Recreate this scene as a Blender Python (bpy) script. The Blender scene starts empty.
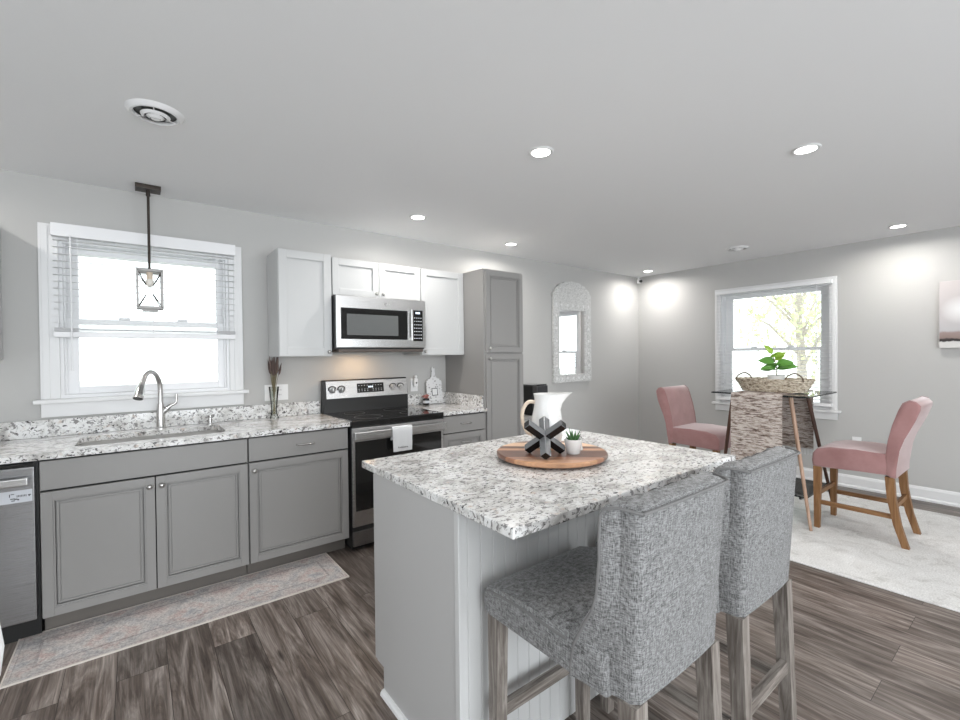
import bpy, bmesh, math, random
from mathutils import Vector, Matrix, Euler
random.seed(7)
SC = bpy.context.scene
COL = SC.collection
PI = math.pi

# ------------------------------------------------------------------ camera
cam_d = bpy.data.cameras.new('camera'); cam = bpy.data.objects.new('camera', cam_d); COL.objects.link(cam)
cam_d.sensor_width = 36; cam_d.lens = 446.562 / 960 * 36; cam_d.clip_start = 0.05; cam_d.clip_end = 200
_y, _p, _r = math.radians(37.667), math.radians(-0.6202), math.radians(-0.6092)
_F = Vector((math.sin(_y) * math.cos(_p), math.cos(_y) * math.cos(_p), math.sin(_p)))
_R = Vector((math.cos(_y), -math.sin(_y), 0)); _U = _R.cross(_F)
_R2 = _R * math.cos(_r) + _U * math.sin(_r); _U2 = -_R * math.sin(_r) + _U * math.cos(_r)
_M = Matrix((_R2, _U2, -_F)).transposed().to_4x4(); _M.translation = Vector((-1.1762, -3.6548, 1.3684))
cam.matrix_world = _M
SC.camera = cam

# ------------------------------------------------------------------ world, light, exposure
W = bpy.data.worlds.new('overcast_sky'); SC.world = W; W.use_nodes = True
wn = W.node_tree.nodes; wl = W.node_tree.links
bg = wn['Background']; bg.inputs['Color'].default_value = (0.93, 0.965, 1.0, 1); bg.inputs['Strength'].default_value = 3.4
SC.view_settings.view_transform = 'Standard'; SC.view_settings.look = 'None'
SC.view_settings.exposure = 0.12; SC.view_settings.gamma = 1.0; SC.view_settings.use_curve_mapping = False
DOWNLIGHT_W = 8.2
def area(name, loc, rot, sx, sy, power, color=(1, 1, 1), portal=False):
    d = bpy.data.lights.new(name, 'AREA'); d.shape = 'RECTANGLE'; d.size = sx; d.size_y = sy; d.energy = power; d.color = color
    if portal: d.cycles.is_portal = True
    o = bpy.data.objects.new(name, d); COL.objects.link(o); o.location = loc; o.rotation_euler = rot
    return o
# added area fills just inside the unseen south and west walls, no glazing there
area('added_south_fill', (-0.2, -6.9, 1.25), (math.radians(90), 0, 0), 5.0, 2.2, 208, (0.90, 0.955, 1.0))
area('added_west_fill', (-3.45, -3.6, 1.35), (0, math.radians(-90), 0), 1.9, 2.4, 34, (0.90, 0.955, 1.0))
area('window_portal_kitchen', (-1.083, 0.14, 1.62), (math.radians(-90), 0, 0), 0.9, 0.95, 1, portal=True)
area('window_portal_dining', (4.64, -1.673, 1.44), (0, math.radians(90), 0), 1.35, 1.1, 1, portal=True)

# ------------------------------------------------------------------ materials
def mat(name, color, rough=0.5, metal=0.0, spec=0.5, trans=0.0, ior=1.45, coat=0.0, emis=None, estr=0.0, sheen=0.0):
    m = bpy.data.materials.new(name); m.use_nodes = True
    b = m.node_tree.nodes['Principled BSDF']
    b.inputs['Base Color'].default_value = (*color, 1); b.inputs['Roughness'].default_value = rough
    b.inputs['Metallic'].default_value = metal; b.inputs['Specular IOR Level'].default_value = spec
    b.inputs['Transmission Weight'].default_value = trans; b.inputs['IOR'].default_value = ior
    b.inputs['Coat Weight'].default_value = coat; b.inputs['Sheen Weight'].default_value = sheen
    if emis: b.inputs['Emission Color'].default_value = (*emis, 1); b.inputs['Emission Strength'].default_value = estr
    return m
def nd(m, t, **kw):
    n = m.node_tree.nodes.new(t)
    for k, v in kw.items():
        if k in n.inputs.keys() if isinstance(k, str) else False: n.inputs[k].default_value = v
        else: setattr(n, k, v)
    return n
def lk(m, a, b): m.node_tree.links.new(a, b)
def bsdf(m): return m.node_tree.nodes['Principled BSDF']
def coords(m, scale=(1, 1, 1), rot=(0, 0, 0), loc=(0, 0, 0)):
    tc = nd(m, 'ShaderNodeTexCoord'); mp = nd(m, 'ShaderNodeMapping')
    mp.inputs['Scale'].default_value = scale; mp.inputs['Rotation'].default_value = rot; mp.inputs['Location'].default_value = loc
    lk(m, tc.outputs['Object'], mp.inputs['Vector']); return mp.outputs['Vector']
def noise(m, vec, scale, detail=4, rough=0.5, dist=0.0):
    n = nd(m, 'ShaderNodeTexNoise'); n.inputs['Scale'].default_value = scale; n.inputs['Detail'].default_value = detail
    n.inputs['Roughness'].default_value = rough; n.inputs['Distortion'].default_value = dist
    lk(m, vec, n.inputs['Vector']); return n.outputs['Fac']
def ramp(m, fac, stops, interp='LINEAR'):
    r = nd(m, 'ShaderNodeValToRGB'); e = r.color_ramp.elements; r.color_ramp.interpolation = interp
    while len(e) > 1: e.remove(e[0])
    e[0].position = stops[0][0]; e[0].color = (*stops[0][1], 1)
    for p, c in stops[1:]:
        x = e.new(p); x.color = (*c, 1)
    lk(m, fac, r.inputs['Fac']); return r.outputs['Color']
def mix(m, fac, a, b, mode='MIX'):
    n = nd(m, 'ShaderNodeMix'); n.data_type = 'RGBA'; n.blend_type = mode
    for i, v in ((0, fac), (6, a), (7, b)):
        if isinstance(v, (int, float)): n.inputs[i].default_value = v
        elif isinstance(v, tuple): n.inputs[i].default_value = (*v, 1)
        else: lk(m, v, n.inputs[i])
    return n.outputs[2]
def bump(m, h, strength=0.3, dist=0.002):
    b = nd(m, 'ShaderNodeBump'); b.inputs['Strength'].default_value = strength; b.inputs['Distance'].default_value = dist
    lk(m, h, b.inputs['Height']); lk(m, b.outputs['Normal'], bsdf(m).inputs['Normal'])
g = lambda v: (v, v, v)

M = {}
M['wall'] = mat('painted_wall', (0.505, 0.50, 0.488), 0.75, spec=0.25)
_m = M['wall']; bump(_m, noise(_m, coords(_m), 180, 3), 0.08, 0.001)
M['ceiling'] = mat('ceiling_paint', (0.85, 0.855, 0.86), 0.85, spec=0.2)
_m = M['ceiling']; bump(_m, noise(_m, coords(_m), 120, 3), 0.06, 0.001)
M['trim'] = mat('white_trim', (0.77, 0.77, 0.77), 0.4)
M['white_cab'] = mat('white_cabinet_paint', (0.55, 0.555, 0.553), 0.38)
M['grey_cab'] = mat('grey_cabinet_paint', (0.285, 0.278, 0.27), 0.42)
M['grey_lit_side'] = mat('grey_paint_lit_copy', (0.47, 0.465, 0.46), 0.42)  # same grey as the cabinets, lightened in colour for the light on this side
M['bead'] = mat('beadboard_paint', (0.56, 0.56, 0.555), 0.45)
M['kick'] = mat('brown_grey_toe_kick', (0.16, 0.145, 0.13), 0.6)
M['dark_gap'] = mat('painted_gap_shade', (0.012, 0.011, 0.011), 0.8)  # near-black sheet colour, paints the shade in gaps between cabinet fronts
M['vinyl'] = mat('white_vinyl', (0.84, 0.84, 0.85), 0.45)
M['slat'] = mat('blind_slat', (0.84, 0.84, 0.85), 0.5)
_m = M['slat']; _t = nd(_m, 'ShaderNodeBsdfTranslucent'); _t.inputs['Color'].default_value = (.9, .9, .9, 1); _x = nd(_m, 'ShaderNodeMixShader'); _x.inputs[0].default_value = .4
lk(_m, bsdf(_m).outputs[0], _x.inputs[1]); lk(_m, _t.outputs[0], _x.inputs[2]); lk(_m, _x.outputs[0], _m.node_tree.nodes['Material Output'].inputs['Surface'])
M['black_gloss'] = mat('black_glass', (0.012, 0.012, 0.012), 0.06, coat=0.3)
M['black'] = mat('black_plastic', (0.02, 0.02, 0.02), 0.35)
M['chrome'] = mat('brushed_nickel', (0.62, 0.61, 0.60), 0.25, metal=1)
M['nickel'] = mat('satin_nickel', (0.50, 0.49, 0.475), 0.3, metal=1)
M['bronze'] = mat('dark_bronze', (0.055, 0.045, 0.038), 0.4, metal=0.6)
M['lantern'] = mat('weathered_grey_metal', (0.36, 0.35, 0.34), 0.5, metal=0.4)
M['ceramic'] = mat('white_ceramic', (0.80, 0.79, 0.77), 0.2, coat=0.3)
M['cream'] = mat('cream_ceramic', (0.72, 0.60, 0.48), 0.3)
M['plastic_w'] = mat('white_plastic', (0.82, 0.82, 0.82), 0.3)
M['leaf'] = mat('green_leaf', (0.13, 0.33, 0.06), 0.4)
M['leaf_light'] = mat('young_green_leaf', (0.30, 0.48, 0.06), 0.4)
M['succ'] = mat('succulent_green', (0.06, 0.15, 0.05), 0.45)
M['stem'] = mat('plant_stem', (0.16, 0.12, 0.06), 0.6)
M['lav'] = mat('dried_lavender', (0.12, 0.085, 0.075), 0.9)
M['lavstem'] = mat('dried_stem', (0.20, 0.17, 0.10), 0.9)
M['towel'] = mat('white_towel', (0.72, 0.73, 0.74), 0.95, sheen=0.3)
M['ink'] = mat('dark_print', (0.05, 0.05, 0.055), 0.7)
M['mirror'] = mat('mirror_glass', (0.9, 0.9, 0.9), 0.01, metal=1)
M['lamp'] = mat('lit_lens', (1, 1, 1), 0.5, emis=(1, 0.97, 0.93), estr=14)
M['bulb'] = mat('frosted_bulb', (0.8, 0.76, 0.7), 0.4)
M['label'] = mat('pale_sticker', (0.62, 0.64, 0.68), 0.5)
M['terra'] = mat('cream_pot', (0.75, 0.75, 0.74), 0.5)
M['soil'] = mat('soil', (0.04, 0.03, 0.02), 0.9)
M['bark'] = mat('bark', (0.38, 0.34, 0.30), 0.9)
M['foliage'] = mat('spring_foliage', (0.42, 0.50, 0.27), 0.8)
M['foliage2'] = mat('pale_foliage', (0.55, 0.58, 0.36), 0.8)
M['lawn'] = mat('pale_ground', (0.62, 0.64, 0.58), 0.9)
M['road'] = mat('pale_road', (0.55, 0.55, 0.56), 0.9)
M['pink_cup'] = mat('dusty_pink', (0.40, 0.17, 0.15), 0.7)

def steel(name, horiz=True):
    m = mat(name, (0.56, 0.555, 0.55), 0.27, metal=1)
    v = coords(m, (2, 2, 700) if horiz else (260, 2, 2))
    f = noise(m, v, 3, 3)
    r = nd(m, 'ShaderNodeMapRange'); r.inputs['To Min'].default_value = 0.2; r.inputs['To Max'].default_value = 0.38
    lk(m, f, r.inputs['Value']); lk(m, r.outputs[0], bsdf(m).inputs['Roughness'])
    return m
M['steel'] = steel('stainless_steel')
M['steel_dark'] = steel('dark_stainless_steel'); bsdf(M['steel_dark']).inputs['Base Color'].default_value = (0.33, 0.33, 0.335, 1)
M['sink'] = mat('sink_steel', (0.6, 0.6, 0.6), 0.3, metal=1)

def glass_mat(name, tint=(0.96, 0.98, 0.97), refl=0.08):
    m = bpy.data.materials.new(name); m.use_nodes = True; nt = m.node_tree; nt.nodes.clear()
    o = nt.nodes.new('ShaderNodeOutputMaterial'); t = nt.nodes.new('ShaderNodeBsdfTransparent'); gl = nt.nodes.new('ShaderNodeBsdfGlossy')
    t.inputs['Color'].default_value = (*tint, 1); gl.inputs['Roughness'].default_value = 0.02
    f = nt.nodes.new('ShaderNodeFresnel'); f.inputs['IOR'].default_value = 1.4
    mx = nt.nodes.new('ShaderNodeMixShader')
    nt.links.new(f.outputs[0], mx.inputs[0]); nt.links.new(t.outputs[0], mx.inputs[1]); nt.links.new(gl.outputs[0], mx.inputs[2]); nt.links.new(mx.outputs[0], o.inputs[0])
    return m
M['glass'] = glass_mat('clear_glass')
M['table_glass'] = glass_mat('table_glass', (0.80, 0.86, 0.86))
M['vase_glass'] = glass_mat('vase_glass', (0.93, 0.94, 0.92))
M['glass_edge'] = mat('dark_glass_edge', (0.012, 0.016, 0.017), 0.15)

def granite(name):
    m = mat(name, (0.7, 0.7, 0.68), 0.16, coat=0.2)
    v = coords(m, (1, 1.25, 1), (0, 0, 0.25))
    base = ramp(m, noise(m, v, 9, 8, 0.65, 0.6), [(0.34, (0.40, 0.385, 0.37)), (0.44, (0.62, 0.61, 0.59)), (0.54, (0.80, 0.795, 0.785)), (0.75, (0.88, 0.88, 0.88))])
    # grey cloudy flecks
    f1 = ramp(m, noise(m, coords(m, (1, 1.6, 1.2), (0, 0, 0.3)), 42, 5, 0.62, 0.4), [(0.40, g(1)), (0.455, g(0))])
    c = mix(m, f1, base, (0.25, 0.24, 0.235))
    f2 = ramp(m, noise(m, coords(m, (1, 1.5, 1.2), (0, 0, 0.2), (3, 1, 2)), 62, 4, 0.6, 0.8), [(0.37, g(1)), (0.405, g(0))])
    c = mix(m, f2, c, (0.035, 0.03, 0.03))
    f4 = ramp(m, noise(m, coords(m, (1, 1.5, 1.2), (0, 0, 0.2), (9, 4, 6)), 34, 3, 0.55, 0.9), [(0.30, g(1)), (0.335, g(0))])
    c = mix(m, f4, c, (0.05, 0.045, 0.045))
    f3 = ramp(m, noise(m, coords(m, (1, 1.2, 1), (0, 0, 0), (7, 5, 2)), 24, 3, 0.5), [(0.62, g(0)), (0.74, g(0.55))])
    c = mix(m, f3, c, (0.55, 0.40, 0.30))
    lk(m, c, bsdf(m).inputs['Base Color']); return m
M['granite'] = granite('speckled_granite')

def planks():
    m = mat('vinyl_plank_floor', (0.2, 0.16, 0.13), 0.36, spec=0.45)
    tc = nd(m, 'ShaderNodeTexCoord')
    mp = nd(m, 'ShaderNodeMapping'); mp.inputs['Rotation'].default_value = (0, 0, PI / 2)
    lk(m, tc.outputs['Object'], mp.inputs['Vector'])
    br = nd(m, 'ShaderNodeTexBrick'); br.offset = 0.37; br.inputs['Scale'].default_value = 1
    br.inputs['Brick Width'].default_value = 1.22; br.inputs['Row Height'].default_value = 0.18
    br.inputs['Mortar Size'].default_value = 0.0012; br.inputs['Mortar Smooth'].default_value = 0.2; br.inputs['Bias'].default_value = 0
    br.inputs['Color1'].default_value = (0, 0, 0, 1); br.inputs['Color2'].default_value = (1, 1, 1, 1); br.inputs['Mortar'].default_value = (0.5, 0.5, 0.5, 1)
    lk(m, mp.outputs['Vector'], br.inputs['Vector'])
    bw = nd(m, 'ShaderNodeRGBToBW'); lk(m, br.outputs['Color'], bw.inputs[0])
    # per-plank offset of the grain
    cx = nd(m, 'ShaderNodeCombineXYZ')
    mu = nd(m, 'ShaderNodeMath', operation='MULTIPLY'); mu.inputs[1].default_value = 37.0; lk(m, bw.outputs[0], mu.inputs[0])
    lk(m, mu.outputs[0], cx.inputs[0]); lk(m, mu.outputs[0], cx.inputs[1])
    ad = nd(m, 'ShaderNodeVectorMath', operation='ADD'); lk(m, tc.outputs['Object'], ad.inputs[0]); lk(m, cx.outputs[0], ad.inputs[1])
    ms = nd(m, 'ShaderNodeMapping'); ms.inputs['Scale'].default_value = (11, 1.1, 1); lk(m, ad.outputs[0], ms.inputs['Vector'])
    n1 = noise(m, ms.outputs['Vector'], 1.6, 7, 0.62, 1.6)
    ms2 = nd(m, 'ShaderNodeMapping'); ms2.inputs['Scale'].default_value = (95, 2.6, 1); lk(m, ad.outputs[0], ms2.inputs['Vector'])
    n2 = noise(m, ms2.outputs['Vector'], 1.5, 4, 0.6)
    c = ramp(m, n1, [(0.27, (0.045, 0.033, 0.027)), (0.43, (0.115, 0.090, 0.076)), (0.55, (0.20, 0.168, 0.148)), (0.73, (0.38, 0.335, 0.305))])
    c2 = ramp(m, n2, [(0.3, g(0.62)), (0.7, g(1.25))])
    c = mix(m, 1.0, c, c2, 'MULTIPLY')
    tone = ramp(m, bw.outputs[0], [(0, g(0.70)), (1, g(1.30))])
    c = mix(m, 1.0, c, tone, 'MULTIPLY')
    # knots
    mk = nd(m, 'ShaderNodeMapping'); mk.inputs['Scale'].default_value = (7.5, 1.6, 1); lk(m, ad.outputs[0], mk.inputs['Vector'])
    vo = nd(m, 'ShaderNodeTexVoronoi'); vo.inputs['Scale'].default_value = 1.0; lk(m, mk.outputs['Vector'], vo.inputs['Vector'])
    kn = ramp(m, vo.outputs['Distance'], [(0.05, g(0.9)), (0.11, g(0))])
    c = mix(m, kn, c, (0.025, 0.018, 0.014))
    c = mix(m, br.outputs['Fac'], c, (0.03, 0.024, 0.02))
    lk(m, c, bsdf(m).inputs['Base Color'])
    bump(m, n2, 0.15, 0.001)
    return m
M['floor'] = planks()

def fabric(name, dark, light, s=1.0):
    m = mat(name, light, 0.95, spec=0.15, sheen=0.2)
    a = noise(m, coords(m, (240 * s, 240 * s, 36 * s)), 1.0, 3, 0.7)
    b = noise(m, coords(m, (42 * s, 42 * s, 260 * s), (0, 0, 0), (3, 3, 3)), 1.0, 3, 0.7)
    f = nd(m, 'ShaderNodeMath', operation='ADD'); lk(m, a, f.inputs[0]); lk(m, b, f.inputs[1])
    h = nd(m, 'ShaderNodeMath', operation='MULTIPLY'); h.inputs[1].default_value = 0.5; lk(m, f.outputs[0], h.inputs[0])
    lk(m, ramp(m, h.outputs[0], [(0.40, dark), (0.60, light)]), bsdf(m).inputs['Base Color'])
    bump(m, h.outputs[0], 0.5, 0.002); return m
M['tweed'] = fabric('grey_woven_fabric', (0.065, 0.063, 0.062), (0.32, 0.32, 0.32), 1.7)
M['tweed_dark'] = mat('dark_grey_piping', (0.17, 0.167, 0.165), 0.95)
M['runner_weave'] = None
def velvet():
    m = mat('pink_velvet', (0.42, 0.18, 0.17), 0.7, spec=0.2, sheen=1.0)
    bsdf(m).inputs['Sheen Roughness'].default_value = 0.45; bsdf(m).inputs['Sheen Tint'].default_value = (1.0, 0.93, 0.93, 1)
    f = noise(m, coords(m), 7, 3, 0.6)
    lk(m, ramp(m, f, [(0.3, (0.28, 0.145, 0.14)), (0.7, (0.36, 0.20, 0.195))]), bsdf(m).inputs['Base Color']); return m
M['velvet'] = velvet()
def wood(name, dark, mid, light, scale=(40, 40, 3), rough=0.5, ns=1.0):
    m = mat(name, mid, rough)
    f = noise(m, coords(m, scale), ns, 6, 0.65, 0.6)
    lk(m, ramp(m, f, [(0.3, dark), (0.5, mid), (0.72, light)]), bsdf(m).inputs['Base Color']); bump(m, f, 0.2, 0.001); return m
M['oak'] = wood('warm_oak', (0.12, 0.055, 0.02), (0.22, 0.11, 0.045), (0.30, 0.165, 0.075))
M['driftwood'] = wood('weathered_grey_wood', (0.075, 0.06, 0.05), (0.20, 0.175, 0.155), (0.36, 0.33, 0.30), (70, 70, 6))
M['driftwood_x'] = wood('weathered_grey_rail', (0.075, 0.06, 0.05), (0.20, 0.175, 0.155), (0.36, 0.33, 0.30), (6, 70, 70))
M['driftwood_y'] = wood('weathered_grey_side_rail', (0.075, 0.06, 0.05), (0.20, 0.175, 0.155), (0.36, 0.33, 0.30), (70, 6, 70))
M['oak_x'] = wood('oak_rail', (0.12, 0.055, 0.02), (0.22, 0.11, 0.045), (0.30, 0.165, 0.075), (3, 40, 40))
M['oak_y'] = wood('oak_side_rail', (0.12, 0.055, 0.02), (0.22, 0.11, 0.045), (0.30, 0.165, 0.075), (40, 3, 40))
M['tan_wood'] = wood('tan_wood', (0.25, 0.15, 0.10), (0.38, 0.25, 0.18), (0.48, 0.34, 0.26))
M['walnut'] = wood('walnut_wood', (0.05, 0.025, 0.018), (0.10, 0.05, 0.035), (0.15, 0.08, 0.055))
def acacia():
    m = mat('acacia_board', (0.4, 0.2, 0.1), 0.3, coat=0.15)
    v = coords(m, (1, 1, 1), (0, 0, 0.72))
    sx = nd(m, 'ShaderNodeSeparateXYZ'); lk(m, v, sx.inputs[0])
    ad = nd(m, 'ShaderNodeMath', operation='MULTIPLY'); ad.inputs[1].default_value = 23.0; lk(m, sx.outputs[1], ad.inputs[0])
    fl = nd(m, 'ShaderNodeMath', operation='FLOOR'); lk(m, ad.outputs[0], fl.inputs[0])
    wn_ = nd(m, 'ShaderNodeTexWhiteNoise', noise_dimensions='1D'); lk(m, fl.outputs[0], wn_.inputs['W'])
    mp = nd(m, 'ShaderNodeMapping'); mp.inputs['Scale'].default_value = (4, 50, 4); lk(m, v, mp.inputs['Vector'])
    f = noise(m, mp.outputs['Vector'], 1, 5, 0.6, 1.0)
    a = ramp(m, wn_.outputs['Value'], [(0.0, (0.16, 0.07, 0.045)), (0.25, (0.40, 0.19, 0.11)), (0.5, (0.60, 0.33, 0.19)), (0.75, (0.78, 0.52, 0.34))], 'CONSTANT')
    lk(m, mix(m, 1.0, a, ramp(m, f, [(0.3, g(0.7)), (0.7, g(1.2))]), 'MULTIPLY'), bsdf(m).inputs['Base Color']); return m
M['acacia'] = acacia()
def weave():
    m = mat('tan_woven_cotton', (0.5, 0.45, 0.4), 0.95, spec=0.1)
    f = noise(m, coords(m, (7, 16, 120)), 1.0, 5, 0.7, 0.4)
    f2 = noise(m, coords(m, (200, 200, 200)), 1.0, 2)
    c = ramp(m, f, [(0.36, (0.075, 0.052, 0.042)), (0.45, (0.27, 0.21, 0.18)), (0.53, (0.53, 0.47, 0.43)), (0.75, (0.64, 0.60, 0.56))])
    lk(m, mix(m, 0.5, c, ramp(m, f2, [(0.3, g(0.6)), (0.7, g(1.3))]), 'MULTIPLY'), bsdf(m).inputs['Base Color']); bump(m, f, 0.6, 0.004); return m
M['runner_weave'] = weave()
def seagrass():
    m = mat('woven_seagrass', (0.4, 0.3, 0.2), 0.9)
    f = noise(m, coords(m, (60, 35, 60)), 1.0, 4, 0.7)
    lk(m, ramp(m, f, [(0.34, (0.14, 0.10, 0.07)), (0.48, (0.50, 0.42, 0.32)), (0.66, (0.76, 0.70, 0.60))]), bsdf(m).inputs['Base Color']); bump(m, f, 0.6, 0.004); return m
M['seagrass'] = seagrass()
M['twig'] = mat('brown_rattan', (0.13, 0.09, 0.06), 0.7)
def rug_runner(x0, x1, y0, y1):
    m = mat('faded_oriental_rug', (0.5, 0.45, 0.43), 0.95, spec=0.1)
    v = coords(m)
    sep = nd(m, 'ShaderNodeSeparateXYZ'); lk(m, v, sep.inputs[0])
    # distance to the border, in object coordinates (origin at the centre)
    def edge(axis, half):
        a = nd(m, 'ShaderNodeMath', operation='ABSOLUTE'); lk(m, sep.outputs[axis], a.inputs[0])
        s = nd(m, 'ShaderNodeMath', operation='SUBTRACT'); s.inputs[0].default_value = half; lk(m, a.outputs[0], s.inputs[1]); return s.outputs[0]
    mn = nd(m, 'ShaderNodeMath', operation='MINIMUM'); lk(m, edge(0, (x1 - x0) / 2), mn.inputs[0]); lk(m, edge(1, (y1 - y0) / 2), mn.inputs[1])
    lines = ramp(m, mn.outputs[0], [(0.0, g(0)), (0.012, g(1)), (0.018, g(0.25)), (0.075, g(0.25)), (0.08, g(1)), (0.09, g(0)), (1, g(0))], 'CONSTANT')
    wv = nd(m, 'ShaderNodeTexVoronoi', feature='SMOOTH_F1'); wv.inputs['Scale'].default_value = 14; lk(m, v, wv.inputs['Vector'])
    wob = nd(m, 'ShaderNodeTexNoise'); wob.inputs['Scale'].default_value = 30; wob.inputs['Detail'].default_value = 3; lk(m, v, wob.inputs['Vector'])
    wm = nd(m, 'ShaderNodeVectorMath', operation='MULTIPLY_ADD'); wm.inputs[1].default_value = (.12, .12, 0); lk(m, wob.outputs['Color'], wm.inputs[0]); lk(m, v, wm.inputs[2])
    med = nd(m, 'ShaderNodeTexVoronoi', distance='MANHATTAN'); med.inputs['Scale'].default_value = 3.1; med.inputs['Randomness'].default_value = 0.0; med.voronoi_dimensions = '2D'
    lk(m, wm.outputs[0], med.inputs['Vector'])
    wear = ramp(m, noise(m, v, 13, 6, 0.7), [(0.44, g(0)), (0.70, g(1))])
    base = ramp(m, med.outputs['Distance'], [(0.06, (0.42, 0.42, 0.44)), (0.16, (0.60, 0.57, 0.555)), (0.28, (0.54, 0.42, 0.395)), (0.42, (0.60, 0.57, 0.55)), (0.55, (0.45, 0.44, 0.45)), (0.66, (0.60, 0.55, 0.53)), (0.9, (0.54, 0.44, 0.42))])
    c = mix(m, wear, base, (0.60, 0.565, 0.54))
    spots = ramp(m, wv.outputs['Distance'], [(0.12, g(0.45)), (0.3, g(0))]); c = mix(m, spots, c, (0.36, 0.33, 0.33))
    c = mix(m, mix(m, 0.6, g(0), lines), c, (0.30, 0.28, 0.28))
    fine = ramp(m, noise(m, v, 110, 4, .7), [(0.35, g(0.66)), (0.65, g(1.18))])
    lk(m, mix(m, 1.0, c, fine, 'MULTIPLY'), bsdf(m).inputs['Base Color']); return m
def rug_area():
    m = mat('pale_distressed_rug', (0.6, 0.59, 0.56), 0.95, spec=0.1)
    v = coords(m)
    a = noise(m, v, 5, 8, 0.72, 1.2)
    c = ramp(m, a, [(0.3, (0.50, 0.49, 0.47)), (0.46, (0.70, 0.695, 0.68)), (0.7, (0.80, 0.80, 0.79))])
    vo = nd(m, 'ShaderNodeTexVoronoi', feature='DISTANCE_TO_EDGE'); vo.inputs['Scale'].default_value = 3.2; lk(m, v, vo.inputs['Vector'])
    c = mix(m, ramp(m, vo.outputs['Distance'], [(0.02, g(0.08)), (0.07, g(0))]), c, (0.42, 0.40, 0.38))
    fine = ramp(m, noise(m, v, 120, 3), [(0.3, g(0.82)), (0.7, g(1.12))])
    lk(m, mix(m, 1.0, c, fine, 'MULTIPLY'), bsdf(m).inputs['Base Color']); return m

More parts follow.
